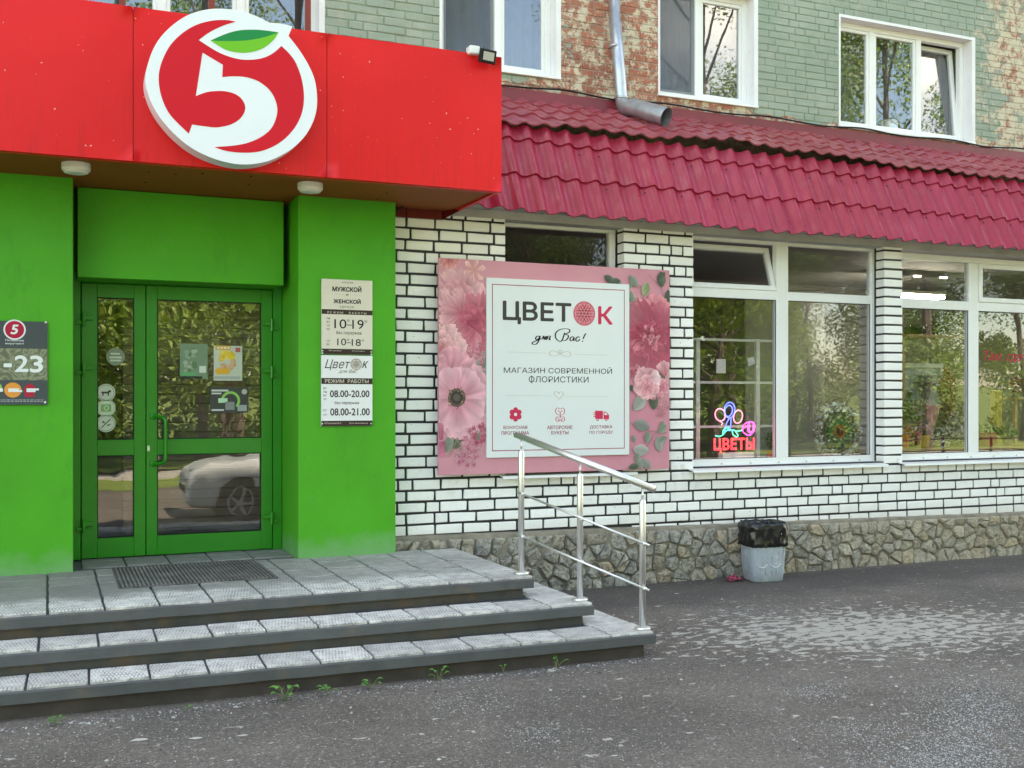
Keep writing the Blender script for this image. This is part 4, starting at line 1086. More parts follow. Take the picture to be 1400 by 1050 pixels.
# ================================================================== SIGNS
mT1 = col('dark_brown_print', (.045, .028, .022)); mT2 = col('black_print', (.02, .02, .022)); mCRM = col('cream_print', (.62, .58, .48)); mGOLD = col('bronze_print', (.30, .17, .07))
HB = 8.092
def S5(x, y): return oY(425+x/4.77, 370+y/4.77, HB)
def board(name, label, x0, y0, x1, y1, mat):
    a = S5(x0, y0); b = S5(x1, y1); t = thing(name, label, 'sign', ((a.x+b.x)/2, GY, b.z))
    m = MB(); m.box(a.x, b.x, HB, GY-.003, b.z, a.z, b=.001); m.go('board', mat, t); return t
def tx(s, x0, y0, x1, y1, mat, parent, **k):
    a = S5(x0, y0); b = S5(x1, y1); return text_mesh(s, a.x, b.x, b.z, a.z, HB, mat, parent, **k)
def strip(x0, y0, x1, y1, mat, parent, y=None, name='stripe'):
    a = S5(x0, y0); b = S5(x1, y1); m = MB(); m.add([(a.x, HB-.0004, a.z), (b.x, HB-.0004, a.z), (b.x, HB-.0004, b.z), (a.x, HB-.0004, b.z)], [[0, 1, 2, 3]]); return m.go(name, mat, parent)
def scr(pts, parent):
    m = MB()
    for (x, y) in pts: p = S5(x, y); m.lathe((p.x, HB-.0005, p.z), [(.006, 0), (.005, .003)], 8, 'Y')
    m.go('screws', mWHT, parent)
b1 = board('hours_sign', 'beige opening hours board of the clothes shop, upper one on the green pier', 70, 52, 402, 549, col('beige_board', (.66, .62, .52)))
strip(70.5, 250, 401.5, 292, mT1, b1); strip(70.5, 508, 401.5, 548.5, mT1, b1)
tx('магазин', 205, 72, 275, 84, mT1, b1); tx('МУЖСКОЙ', 140, 94, 330, 142, mT2, b1, bold=.06); strip(155, 154, 218, 156, mT1, b1, name='rule'); tx('и', 228, 150, 246, 166, mT2, b1, shear=.3, bold=.01); strip(255, 158, 320, 160, mT1, b1, name='rule')
tx('ЖЕНСКОЙ', 147, 178, 325, 219, mT2, b1, bold=.06); tx('ОДЕЖДЫ', 188, 228, 280, 248, mT1, b1, spacing=1.3); tx('РЕЖИМ   РАБОТЫ', 108, 264, 362, 286, mCRM, b1, spacing=1.35)
tx('10', 153, 316, 232, 378, mT2, b1, bold=.005); tx('00', 236, 318, 252, 334, mT2, b1); tx('–', 236, 352, 266, 358, mT2, b1); tx('19', 270, 320, 345, 382, mT2, b1, bold=.005); tx('00', 350, 324, 366, 340, mT2, b1)
tx('без перерыва', 165, 392, 330, 424, mT2, b1)
tx('10', 172, 442, 230, 488, mT2, b1, bold=.005); tx('00', 236, 444, 250, 458, mT2, b1); tx('–', 234, 468, 262, 473, mT2, b1); tx('18', 266, 446, 326, 492, mT2, b1, bold=.005); tx('00', 332, 448, 346, 462, mT2, b1)
for (s, y) in (('пн', 304), ('вт', 328), ('чт', 352), ('пт', 376)): tx(s, 104, y, 124, y+13, mT2, b1)
for (s, y) in (('сб', 450), ('вс', 474)): tx(s, 103, y, 124, y+13, mT2, b1)
tx('ИП магазин', 118, 516, 198, 526, mCRM, b1); tx('без выходных', 268, 520, 352, 530, mCRM, b1)
scr([(76, 522), (76, 538), (394, 530), (394, 546), (78, 60)], b1)
b2 = board('hours_sign', 'white and brown opening hours board of the flower shop, lower one on the green pier', 68, 551, 402, 1012, col('white_board', (.74, .75, .74)))
strip(68.5, 700, 401.5, 741, mT1, b2); strip(68.5, 980, 401.5, 1011.5, mT1, b2)
tx('Цвет', 90, 578, 258, 650, mT1, b2, shear=.35); tx('к', 334, 590, 376, 636, mT1, b2, shear=.35, bold=.01); tx('для Вас', 180, 645, 300, 672, mT1, b2, shear=.4)
def rosette(cx, cz, r, y, mat, parent, n=6):
    m = MB(); th = r*.045
    def ring(x, z, rr, k=20):
        a = circ(x, z, rr, n=k); b = circ(x, z, rr-th, n=k); v = [(p[0], y, p[1]) for p in a+b]
        m.add(v, [[i, (i+1) % k, (i+1) % k+k, i+k] for i in range(k)])
    ring(cx, cz, r, 28); ring(cx, cz, r*.93, 28)
    h = r*.31
    for i in range(-3, 4):
        for j in range(-3, 4):
            x = (i+j*.5)*h; z = j*h*.866
            if math.hypot(x, z) < r*.68: ring(cx+x, cz+z, h*.98, 16)
    return m.go('rosette', mat, parent)
p = S5(296, 611); rosette(p.x, p.z, .045, HB-.0008, mGOLD, b2)
tx('РЕЖИМ  РАБОТЫ', 92, 708, 376, 733, mCRM, b2, bold=.012)
tx('08.00-20.00', 124, 780, 382, 826, mT1, b2, bold=.03); tx('без перерыва', 155, 852, 314, 876, mT1, b2, bold=.01); tx('08.00-21.00', 126, 898, 384, 944, mT1, b2, bold=.03)
for (s, y) in (('вс', 760), ('пн', 784), ('вт', 808), ('чт', 832)): tx(s, 82, y, 104, y+13, mT1, b2)
for (s, y) in (('пт', 906), ('сб', 932)): tx(s, 80, y, 103, y+13, mT1, b2)
tx('ИП магазин М.А.', 90, 990, 200, 1000, mCRM, b2); tx('Все выходные', 252, 990, 372, 1000, mCRM, b2)
scr([(75, 998), (392, 998)], b2)

# grey sign, left
def G6(x, y): return oY(x/7.5, 425+y/7.5, HB)
gs = thing('hours_sign', 'dark grey sign reading -23 with a small red 5 emblem on the left green wall', 'sign', (-.2, GY, 1.62))
a = G6(-330, 92); b = G6(487, 962)
m = MB(); m.box(a.x, b.x, HB, GY-.003, b.z, a.z, b=.001); m.go('board', col('slate_board', (.065, .080, .085), .35), gs)
tb = NT('olive_band'); tb.color(tb.mix(tb.ramp(tb.noise(9, 5, .6, dist=1.5), [(.42, 0), (.5, 1), (.58, 0)]), (.13, .14, .10), (.27, .29, .20))); tb.rough(.15)
a = G6(-328, 378); b = G6(485, 712); m = MB(); m.add([(a.x, HB-.0005, a.z), (b.x, HB-.0005, a.z), (b.x, HB-.0005, b.z), (a.x, HB-.0005, b.z)], [[0, 1, 2, 3]]); m.go('olive_band', tb.m, gs)
def gtx(s, x0, y0, x1, y1, mat, **k): a = G6(x0, y0); b = G6(x1, y1); return text_mesh(s, a.x, b.x, b.z, a.z, HB-.0006, mat, gs, **k)
mWPr = col('white_print', (.72, .76, .75))
gtx('-', 36, 538, 122, 578, mWPr, bold=.02); gtx('2', 150, 455, 292, 628, mWPr, bold=.035); gtx('3', 305, 457, 442, 634, mWPr, bold=.035)
gtx('Пятёрочка', 55, 290, 244, 318, mWPr, bold=.02); gtx('выручает!', 55, 324, 244, 350, mWPr, bold=.02)
p = G6(150, 193); m = MB(); m.flat(circ(p.x, p.z, .070, .070), HB-.0006); m.go('emblem_ring', mWPr, gs); m = MB(); m.flat(circ(p.x, p.z, .060, .060), HB-.0010); m.go('emblem_field', col('emblem_red', (.45, .015, .05)), gs)
gtx('5', 108, 140, 190, 242, mWPr, bold=.04, shear=.15, thick=.0012)
p = G6(132, 812); m = MB(); m.flat(circ(p.x, p.z, .054, .052), HB-.0006); m.go('orange_badge', col('badge_orange', (.75, .30, .06)), gs)
p = G6(310, 815); m = MB(); m.flat([(p.x-.035, p.z-.045), (p.x+.025, p.z-.045), (p.x+.033, p.z+.02), (p.x+.01, p.z+.045), (p.x-.015, p.z+.045), (p.x-.035, p.z+.02)], HB-.0006); m.go('red_badge', col('badge_red', (.45, .02, .05)), gs)
p = G6(5, 790); m = MB(); m.flat(circ(p.x-.01, p.z, .02, .03), HB-.0006); m.go('green_badge', col('badge_green', (.25, .5, .1)), gs)
m = MB()
for (x0, y0, x1, y1) in ((85, 795, 195, 813), (85, 813, 228, 832), (272, 795, 398, 815), (272, 815, 365, 833), (-10, 795, 30, 830)):
    a = G6(x0, y0); b = G6(x1, y1); m.add([(a.x, HB-.001, a.z), (b.x, HB-.001, a.z), (b.x, HB-.001, b.z), (a.x, HB-.001, b.z)], [[0, 1, 2, 3]])
m.go('badge_caption', mWPr, gs)
m = MB()
for yy in (910, 925):
    x = -300
    while x < 430:
        wd = R.uniform(12, 45); a = G6(x, yy); b = G6(x+wd, yy+7); m.add([(a.x, HB-.001, a.z), (b.x, HB-.001, a.z), (b.x, HB-.001, b.z), (a.x, HB-.001, b.z)], [[0, 1, 2, 3]]); x += wd+9
m.go('small_print', col('grey_print', (.35, .38, .38)), gs)
m = MB()
for (x, y) in ((470, 116), (462, 938)): p = G6(x, y); m.lathe((p.x, HB-.0006, p.z), [(.008, 0), (.006, .003)], 8, 'Y')
m.go('screws', mWHT, gs)

# ------------------------------------------------------------------ pink banner
BN = 8.255
bx0, bx1, bz0, bz1 = 2.920, 5.115, 1.022, 2.800
bn = thing('shop_banner', 'large pink floral advertising banner of the flower shop hung over the left window', 'banner', (4.0, BY, 1.02))
def pinkmat():
    t = NT('pink_banner'); c = t.mix(t.ramp(t.noise(1.2, 4), [(.3, 0), (.7, 1)]), (.56, .20, .27), (.66, .31, .36)); t.color(c); t.rough(.4); return t.m
m = MB(); m.box(bx0, bx1, BN, BN+.02, bz0, bz1, b=.002); m.go('backing', pinkmat(), bn)
m = MB()
for xx in (3.1, 4.0, 4.95):
    for zz in (1.06, 2.74): m.box(xx-.02, xx+.02, BN+.021, BY-.001, zz-.02, zz+.02)
m.go('spacer', mGALV, bn)
def BU(x, y): q = oY(590+x/2.839, 290+y/2.839, BN); return (q.x, q.z)
art = MB(); LYR = [0]
def shp(pts, cols):   # one printed patch, each a hair above the last
    LYR[0] += 1; y = BN-.0012-LYR[0]*.000012
    pts = [(min(max(p[0], bx0+.003), bx1-.003), min(max(p[1], bz0+.003), bz1-.003)) for p in pts]
    return y, pts
def lerp(a, b, t): return tuple(a[i]+(b[i]-a[i])*t for i in range(3))
def petal(cx, cz, ang, r0, r1, wd, cin, cout, ruff=.08, vein=.12):
    NS, NR = 13, 5; grid = []; cs = []
    ca_, sa = math.cos(ang), math.sin(ang); edge = [1+ruff*mnoise.noise(Vector((k*.9, cx*9+ang*3, cz*7)))*2 for k in range(NS)]
    for j in range(NR+1):
        t = j/NR
        for k in range(NS):
            s = (k/(NS-1)*2-1)
            wloc = wd*(math.sin(math.pi*(.12+.62*t))**.8)*(.25+.75*t)
            rad = r0+(r1-r0)*t*(1-.22*s*s*t)*edge[k]
            x = rad; y = s*wloc
            grid.append((cx+x*ca_-y*sa, cz+x*sa+y*ca_))
            st_ = vein*mnoise.noise(Vector((s*9+ang*5, t*1.3, cx*4+ang)))*1.6
            q = lerp(cin, cout, min(1, max(0, t**.9+st_)))
            sh_ = 1+.42*mnoise.noise(Vector((s*2.2, t*2, ang*2+cz*5)))
            if j == NR: sh_ *= 1.12
            cs.append(tuple(min(1, c*sh_*(.84, .64, .69)[i_]) for i_, c in enumerate(q)))
    y, grid = shp(grid, cs)
    art.add([(p[0], y, p[1]) for p in grid], [[j*NS+k, j*NS+k+1, (j+1)*NS+k+1, (j+1)*NS+k] for j in range(NR) for k in range(NS-1)], cs)
def bloom(cx, cz, r, rings, cin, cout, n0=8, ruff=.1, squash=1):
    # dark underlay then petals from outside in
    for g_ in range(rings):
        t = g_/max(1, rings-1) if rings > 1 else 0
        rr = r*(1-.78*t); n = max(4, int(n0*(1-.35*t))); a0 = R.uniform(0, 6.3)
        for k in range(n):
            a = a0+k*2*math.pi/n+R.uniform(-.18, .18); co = lerp(cout, cin, t*R.uniform(.2, .7)); co = lerp(co, (.90, .74, .74), R.uniform(0, .22)*(1-t))
            petal(cx+R.uniform(-.05, .05)*r, cz+R.uniform(-.05, .05)*r, a, .02*r, rr*R.uniform(.88, 1.08), rr*R.uniform(.50, .68), lerp(cin, (.2, .02, .05), .25), co, ruff)
def pleaf(cx, cz, ang, L, wd, c1, c2):
    n = 9; ca_, sa = math.cos(ang), math.sin(ang); pts = []; cs = []
    for k in range(n):
        t = k/(n-1); ww = wd*math.sin(math.pi*t)**.75/2
        for s in (-1, 0, 1):
            x = t*L; y = s*ww; pts.append((cx+x*ca_-y*sa, cz+x*sa+y*ca_)); q = lerp(c1, c2, .5+.5*s*.8+.15*mnoise.noise(Vector((k, s, cx*9)))); cs.append(q if s else tuple(c*.75 for c in q))
    y, pts = shp(pts, cs); art.add([(p[0], y, p[1]) for p in pts], [[3*k+j, 3*k+j+1, 3*k+j+4, 3*k+j+3] for k in range(n-1) for j in (0, 1)], cs)
def pstem(pts, wd, c):
    for i in range(len(pts)-1):
        a, b = Vector(pts[i]), Vector(pts[i+1]); d = (b-a).normalized(); n = Vector((-d.y, d.x))*wd/2
        y, q = shp([a-n, b-n, b+n, a+n], None); art.add([(p[0], y, p[1]) for p in q], [[0, 1, 2, 3]], [c]*4)
k1 = 1/3.44; 
def A(x, y): q = oY(590+x*k1, 345+y*k1, BN); return (q.x, q.z)
def Bq(x, y): q = oY(820+x/3.62, 360+y/3.62, BN); return (q.x, q.z)
px = 1/3.44/157.0
GRL = ((.16, .20, .15), (.30, .34, .28)); DKL = ((.05, .065, .05), (.13, .16, .12))
PKL = (.72, .36, .41); PKM = (.52, .13, .20); PKD = (.42, .05, .12); WHP = (.78, .54, .55)
def lilac(c, rad, n, cols_):
    for _ in range(n):
        q = R.uniform(0, 6.3); r_ = rad*math.sqrt(R.random()); x, z = c[0]+r_*math.cos(q), c[1]+r_*1.25*math.sin(q); cc = R.choice(cols_)
        for k in range(4): petal(x, z, q+k*1.57, 0, .020, .009, tuple(v_*.6 for v_ in cc), cc, .02, .02)
# left side
pstem([A(62, 170), A(68, 100), A(78, 60)], .008, (.1, .12, .09)); pleaf(*A(85, 110), .4, .10, .05, *DKL); pleaf(*A(240, 215), 1.2, .07, .04, *DKL)
bloom(*A(85, 25), .105, 3, (.50, .10, .12), (.80, .42, .40), 7)
for k in range(6): petal(*A(200, 85), .3+k*1.047, .01, .105, .028, (.75, .45, .38), (.90, .70, .66), .05)
for k in range(10): pstem([A(200, 85), A(200+45*math.cos(k*.6), 85-45*math.sin(k*.6))], .0025, (.6, .32, .25))
for (x, y, an) in ((245, 470, 1.0), (225, 495, .2), (160, 505, 2.5), (225, 560, -.5), (205, 545, .6), (150, 855, -2.2), (90, 860, -1.8), (175, 830, -.6), (235, 800, .3), (240, 530, 1.2)):
    pleaf(*A(x, y), an, .15, .085, *R.choice((DKL, GRL, DKL)))
bloom(*A(120, 235), .30, 3, PKM, WHP, 9, .16)
bloom(*A(62, 300), .22, 2, PKM, WHP, 8, .16)
bloom(*A(205, 335), .24, 4, PKD, (.66, .20, .27), 9, .16)
for k in range(5): petal(*A(165, 345), 3.4+k*.42, .0, .22, .11, PKM, lerp(PKL, WHP, k % 2), .16)
for k in range(7): petal(*A(140, 290), 1.7+k*.35, .0, .20, .07, PKM, WHP, .2)
petal(*A(165, 330), .05, 0, .15, .10, PKD, PKM, .16); petal(*A(200, 370), -2.2, 0, .26, .14, (.6, .15, .22), PKL, .1)
lilac(A(205, 480), .09, 26, [(.70, .35, .42), (.80, .5, .52), (.62, .22, .30)])
bloom(*A(48, 455), .21, 5, (.62, .22, .27), (.88, .66, .62), 8, .08)
bloom(*A(120, 690), .34, 2, (.74, .38, .45), (.84, .56, .60), 9, .08)
bloom(*A(95, 560), .20, 1, (.74, .35, .42), (.82, .50, .55), 6, .1)
for k in range(7): petal(*A(118, 688), .2+k*.9, .02, .27, .165, (.62, .26, .34), (.86, .62, .66), .06, .24)
c_ = A(118, 683)
for (rr, cc) in ((.078, (.12, .07, .06)), (.055, (.04, .03, .03)), (.030, (.11, .08, .07))):
    y, pts = shp(circ(c_[0], c_[1], rr, n=20), None); art.flat(pts, y, [cc]*20)
for k in range(44):
    q = R.uniform(0, 6.3); r_ = R.uniform(.05, .095); y, pts = shp(circ(c_[0]+r_*math.cos(q), c_[1]+r_*math.sin(q), .0055, n=6), None); art.flat(pts, y, [R.choice([(.06, .04, .035), (.32, .22, .14), (.45, .33, .2)])]*6)
lilac(A(190, 900), .10, 45, [(.78, .42, .50), (.68, .25, .36), (.85, .60, .62)]); lilac(A(160, 970), .09, 40, [(.78, .42, .50), (.62, .22, .33), (.85, .60, .62)]); lilac(A(225, 850), .07, 22, [(.55, .12, .22), (.7, .25, .33)])
for k in range(12): pstem([A(120, 870), A(60+k*9, 930+R.uniform(0, 40))], .003, (.25, .2, .15))
petal(*A(48, 880), 2.2, 0, .14, .10, (.45, .12, .22), (.62, .25, .35)); petal(*A(60, 890), 4.0, 0, .13, .09, (.45, .12, .22), (.62, .25, .35))
# right side
for pl in ([(240, 60), (300, 120), (320, 190)], [(165, 90), (215, 130)], [(160, 190), (200, 230)], [(150, 790), (200, 820), (330, 840)], [(280, 830), (215, 930), (185, 990)], [(235, 640), (240, 680)], [(30, 60), (90, 95)]): pstem([Bq(*q) for q in pl], .005, (.30, .18, .17))
for (x, y, an, L, c) in ((300, 40, -1.5, .17, DKL), (320, 45, -2.3, .13, DKL), (335, 130, -1.4, .2, DKL), (145, 60, -.9, .15, GRL), (150, 100, -1.9, .07, GRL), (150, 140, -1.3, .12, GRL), (175, 190, -.3, .10, GRL), (215, 165, 1.3, .16, ((.22, .27, .14), (.38, .42, .24))), (280, 185, -.6, .12, DKL), (215, 215, -.2, .09, GRL), (20, 60, -.6, .13, DKL), (60, 70, -1, .10, GRL), (95, 80, -1.6, .09, GRL), (50, 95, .2, .12, DKL),
    (225, 650, -2.3, .22, ((.26, .28, .25), (.42, .42, .38))), (262, 645, -1.5, .17, DKL), (165, 790, -.25, .20, ((.17, .19, .18), (.30, .31, .29))), (310, 780, -1.8, .10, GRL), (325, 800, -2.4, .13, GRL), (240, 830, -1.8, .13, GRL), (285, 855, -1.4, .17, ((.25, .27, .25), (.38, .38, .35))), (330, 860, -2.7, .12, GRL), (160, 850, -1.2, .08, GRL), (160, 920, -.1, .2, ((.30, .31, .29), (.47, .46, .43))), (190, 960, -1.4, .13, GRL), (205, 970, -.7, .14, ((.20, .22, .20), (.33, .34, .31))), (140, 1010, .1, .12, DKL), (185, 935, -1.6, .12, GRL)):
    pleaf(*Bq(x, y), an, L*.85, L*.52, *c)
for k in range(6): pstem([Bq(190, 200), Bq(150+k*25, 120+R.uniform(0, 60))], .003, (.75, .45, .4))
bloom(*Bq(275, 270), .22, 2, (.55, .14, .20), (.78, .33, .36), 8, .14)
bloom(*Bq(240, 370), .33, 3, (.26, .02, .07), (.50, .10, .17), 11, .16)
for k in range(16): petal(*Bq(240, 365), R.uniform(0, 6.3), .02, R.uniform(.10, .19), .05, (.30, .03, .08), R.choice([(.56, .17, .23), (.66, .27, .32), (.42, .07, .13)]), .2)
for k in range(26): petal(*Bq(245+R.uniform(-35, 35), 365+R.uniform(-40, 40)), R.uniform(0, 6.3), .0, R.uniform(.03, .06), .024, (.22, .02, .06), R.choice([(.78, .40, .44), (.6, .16, .24)]), .2)
lilac(Bq(155, 520), .07, 16, [PKM, PKL]); pleaf(*Bq(290, 530), -1.2, .12, .08, *DKL); pleaf(*Bq(150, 600), -1.2, .07, .04, *DKL)
petal(*Bq(320, 560), 1.8, 0, .14, .09, PKM, WHP); petal(*Bq(322, 580), -1.9, 0, .1, .08, PKM, WHP); bloom(*Bq(300, 615), .09, 3, (.6, .15, .25), (.8, .45, .5), 6)
bloom(*Bq(230, 590), .14, 2, PKM, WHP, 7, .1); bloom(*Bq(232, 612), .12, 4, (.62, .18, .25), (.86, .60, .60), 7, .08); petal(*Bq(235, 575), .2, 0, .13, .09, PKL, (.93, .88, .86), .08)
lilac(Bq(300, 700), .09, 22, [(.80, .48, .50), (.72, .35, .40)]); 
art.go('floral_print', mVC, bn)
PN = BN-.018
m = MB(); q0 = (3.338, 1.158); q1 = (4.692, 2.655); m.box(q0[0], q1[0], PN, BN-.0001, q0[1], q1[1], b=.001); m.go('text_panel', plain('pale_panel', (.70, .74, .74), .35, var=.02), bn)
mMAR = col('maroon_print', (.36, .05, .09)); mCRI = col('crimson_print', (.62, .035, .09)); mCHA = col('charcoal_print', (.055, .052, .048)); mTAN = col('tan_print', (.50, .46, .36))
m = MB(); a, b, c_, d_ = 3.386, 4.645, 1.212, 2.605
for (x0, x1, z0_, z1_) in ((a, b, c_, c_+.007), (a, b, d_-.007, d_), (a, a+.007, c_+.007, d_-.007), (b-.007, b, c_+.007, d_-.007)): m.add([(x0, PN-.0005, z0_), (x1, PN-.0005, z0_), (x1, PN-.0005, z1_), (x0, PN-.0005, z1_)], [[0, 1, 2, 3]])
m.go('border_line', mMAR, bn)
def C7(x, y): return oY(660+x/4.771, 400+y/4.771, PN)
def bt_(s, xa, ya, xb, yb, mat, **k): p = C7(xa, ya); q = C7(xb, yb); return text_mesh(s, p.x, q.x, q.z, p.z, PN, mat, bn, **k)
p0 = C7(130, 52); zd = C7(235, 207).z; zb_ = C7(580, 194).z; xr_ = C7(578, 100).x
text_mesh('ЦВЕТ', p0.x, xr_, zd, p0.z, PN, mCHA, bn, bold=.035)
bt_('К', 752, 88, 848, 210, mCRI, bold=.035)
p = C7(662, 137); m = MB(); m.flat(circ(p.x, p.z, .104), PN-.0004); m.go('rosette_disc', col('rosette_pink', (.70, .36, .38)), bn); rosette(p.x, p.z, .106, PN-.0008, mCRI, bn)
m = MB()
for i in range(-4, 5):
    for j in range(-4, 5):
        x, z = (i+j*.5)*.026, j*.0225
        if math.hypot(x, z) < .09: m.flat(circ(p.x+x, p.z+z, .0062, n=8), PN-.0012)
m.go('rosette_dots', mCRI, bn)
# hand-lettered line
def stroke(m, pts, wd, y, P_):
    q = smoothpath([(*p_,) for p_ in pts], False, 6); ww = [P_(*a_) for a_ in q]; L_ = len(ww)
    v = []; 
    for i in range(L_):
        a_ = Vector((ww[i].x, ww[i].z)); t_ = (Vector((ww[min(i+1, L_-1)].x, ww[min(i+1, L_-1)].z))-Vector((ww[max(i-1, 0)].x, ww[max(i-1, 0)].z)))
        if t_.length < 1e-9: t_ = Vector((1, 0))
        t_.normalize(); nrm = Vector((-t_.y, t_.x)); k_ = wd*(.45+.75*abs(t_.y))/2
        v += [(a_.x-nrm.x*k_, y, a_.y-nrm.y*k_), (a_.x+nrm.x*k_, y, a_.y+nrm.y*k_)]
    m.add(v, [[2*i, 2*i+2, 2*i+3, 2*i+1] for i in range(L_-1)])
m = MB(); W_ = .011
def sk(*pts): stroke(m, pts, W_, PN-.0007-.00002*len(m.f)*.01, C7)
sk((372, 288), (356, 284), (345, 298), (350, 308), (364, 300), (374, 284), (366, 312), (350, 335), (330, 338), (322, 328), (345, 316), (378, 302))   # д
sk((378, 304), (388, 300), (398, 284), (400, 304), (402, 306)); sk((400, 306), (408, 296), (414, 286), (412, 306), (418, 305))   # л
sk((414, 306), (424, 296), (420, 288), (430, 284), (440, 286), (434, 308), (442, 304)); sk((426, 298), (434, 296))     # я
sk((535, 262), (522, 300), (512, 316), (500, 318), (478, 300), (474, 270), (494, 246), (530, 236), (562, 240), (566, 256), (540, 272), (556, 278), (556, 296), (538, 312), (514, 310))   # В
sk((596, 294), (584, 288), (570, 300), (572, 314), (584, 312), (596, 294), (594, 312), (602, 314))   # а
sk((632, 294), (622, 288), (608, 300), (610, 316), (622, 316), (634, 304))    # с
sk((672, 266), (662, 284), (654, 302)); sk((649, 314), (651, 318), (648, 319))
m.go('script_lettering', mT2, bn)
m = MB(); W_ = .005
for (a, b) in (((160, 387), (418, 395)), ((600, 402), (820, 409)), ((150, 671), (455, 674)), ((532, 676), (820, 680))): sk(a, ((a[0]+b[0])/2, (a[1]+b[1])/2), b)
W_ = .006
sk((505, 400), (480, 385), (450, 380), (434, 396), (446, 412), (480, 412), (505, 400), (530, 388), (560, 386), (576, 402), (562, 416), (530, 414), (505, 400)); sk((505, 400), (495, 385), (505, 374), (515, 386), (505, 400)); sk((496, 690), (470, 668), (466, 654), (478, 645), (490, 650), (496, 660), (504, 648), (518, 648), (526, 660), (518, 674), (496, 698))
m.go('ornament', mTAN, bn)
bt_('МАГАЗИН СОВРЕМЕННОЙ', 137, 478, 843, 531, mCHA, bold=.006); bt_('ОЛОРИСТИКИ', 300, 545, 690, 588, mCHA, bold=.006)
p = C7(319, 541); q = C7(319, 592); MB().box(p.x-.0035, p.x+.0035, PN-.0012, PN-.0002, q.z, p.z).go('lettering', mCHA, bn)
for (s, xa, ya, xb, yb) in (('БОНУСНАЯ', 135, 869, 290, 889), ('ПРОГРАММА', 122, 905, 302, 926), ('АВТОРСКИЕ', 420, 868, 585, 890), ('БУКЕТЫ', 447, 903, 560, 924), ('ДОСТАВКА', 698, 866, 845, 889), ('ПО ГОРОДУ', 695, 902, 848, 923)): bt_(s, xa, ya, xb, yb, mMAR, bold=.022)
p = C7(214, 795); m = MB()
for k in range(6): q = math.pi/2+k*math.pi/3; m.flat(circ(p.x+.038*math.cos(q), p.z+.038*math.sin(q), .0225, n=14), PN-.0005-.00005*k)
m.flat(circ(p.x, p.z, .03, n=14), PN-.0009); m.go('flower_icon', mCRI, bn); m = MB(); m.flat(circ(p.x, p.z, .014, n=14), PN-.0012); m.go('flower_icon_centre', col('icon_white', (.72, .75, .75)), bn)
m = MB(); W_ = .006
sk((505, 800), (482, 792), (474, 770), (486, 752), (505, 760), (524, 752), (534, 770), (528, 792), (505, 800)); sk((505, 800), (505, 815), (484, 810), (476, 830), (492, 842), (505, 828), (518, 842), (534, 832), (526, 810), (505, 815)); sk((490, 768), (505, 780), (520, 768)); sk((505, 780), (505, 798)); sk((488, 820), (500, 838)); sk((510, 838), (522, 820))
m.go('bouquet_icon', mCRI, bn)
m = MB(); 
def pc(*pts): return [(C7(*q).x, C7(*q).z) for q in pts]
m.flat(pc((733, 770), (784, 772), (784, 826), (733, 822)), PN-.0005); m.flat(pc((788, 776), (806, 778), (824, 800), (824, 826), (788, 826)), PN-.0005)
for yy in (782, 794, 806): m.flat(pc((721, yy), (740, yy+1), (740, yy+6), (721, yy+5)), PN-.0006)
for xx in (749, 805): q = C7(xx, 828); m.flat(circ(q.x, q.z, .013, n=12), PN-.0008)
m.go('truck_icon', mCRI, bn)
m = MB()
m.flat(pc((794, 782), (804, 783), (814, 799), (794, 798)), PN-.0012)
for xx in (749, 805): q = C7(xx, 828); m.flat(circ(q.x, q.z, .006, n=12), PN-.0012)
m.go('truck_icon_cutout', col('icon_white2', (.72, .75, .75)), bn)

# ================================================================== THINGS BEHIND THE SHOP WINDOWS
NY = 8.66
def N7(x, y): return oY(940+x/4.667, 520+y/4.667, NY)
ne = thing('neon_sign', 'lit red neon word sign with blue and pink flower outlines in the shop window', 'neon sign', (N7(300, 490).x, NY, 1.08))
p = N7(168, 370); q = N7(428, 455)
text_mesh('ЦВЕТЫ', p.x, q.x, q.z, p.z, NY, emis('neon_red', (1, .035, .06), 1.3), ne, outline=.028, name='neon_word', spacing=1.12)
def loop(cx, cy, rx, ry, rot, n=20):
    out = []
    for k in range(n+1):
        t = 2*math.pi*k/n; x, y = rx*math.cos(t), ry*math.sin(t); out.append(N7(cx+x*math.cos(rot)-y*math.sin(rot), cy+x*math.sin(rot)+y*math.cos(rot)))
    return out
def neon(name, paths, colr, stn=4):
    m = MB()
    for p_ in paths: m.tube(p_, .0055, 6)
    m.go(name, emis('neon_'+name, colr, stn), ne)
neon('blue_outline', [loop(268, 190, 34, 50, .1), loop(262, 195, 24, 36, .2), [N7(268, 240), N7(250, 270), N7(235, 325)], [N7(278, 240), N7(275, 290), N7(268, 325)]], (.08, .12, 1), 1.2)
neon('pink_outline', [loop(208, 220, 32, 40, -.2), loop(322, 232, 28, 42, .2), [N7(210, 262), N7(225, 275), N7(215, 285)]], (1, .28, .55), .7)
neon('magenta_rose', [[N7(*c) for c in smoothpath([(350, 318), (358, 285), (385, 268), (415, 266), (428, 285), (424, 320), (400, 348), (372, 344), (350, 318), (372, 296), (395, 285), (392, 315), (405, 335)], False, 4)], loop(402, 300, 18, 34, .1)], (1, .06, .55), 1.1)
neon('teal_leaf', [[N7(*c) for c in smoothpath([(178, 352), (200, 358), (225, 348), (250, 320), (285, 316), (320, 325), (345, 318)], False, 4)], [N7(*c) for c in smoothpath([(285, 316), (290, 345), (312, 360), (322, 350), (305, 325)], False, 4)], [N7(*c) for c in smoothpath([(225, 348), (228, 318), (258, 298), (262, 305), (250, 322)], False, 4)]], (.05, .85, .55), .7)
a = N7(215, 462); b = N7(415, 494); m = MB(); m.box(a.x, b.x, NY-.03, NY+.05, 1.035, a.z, b=.004); m.go('sign_base', mWHT, ne)
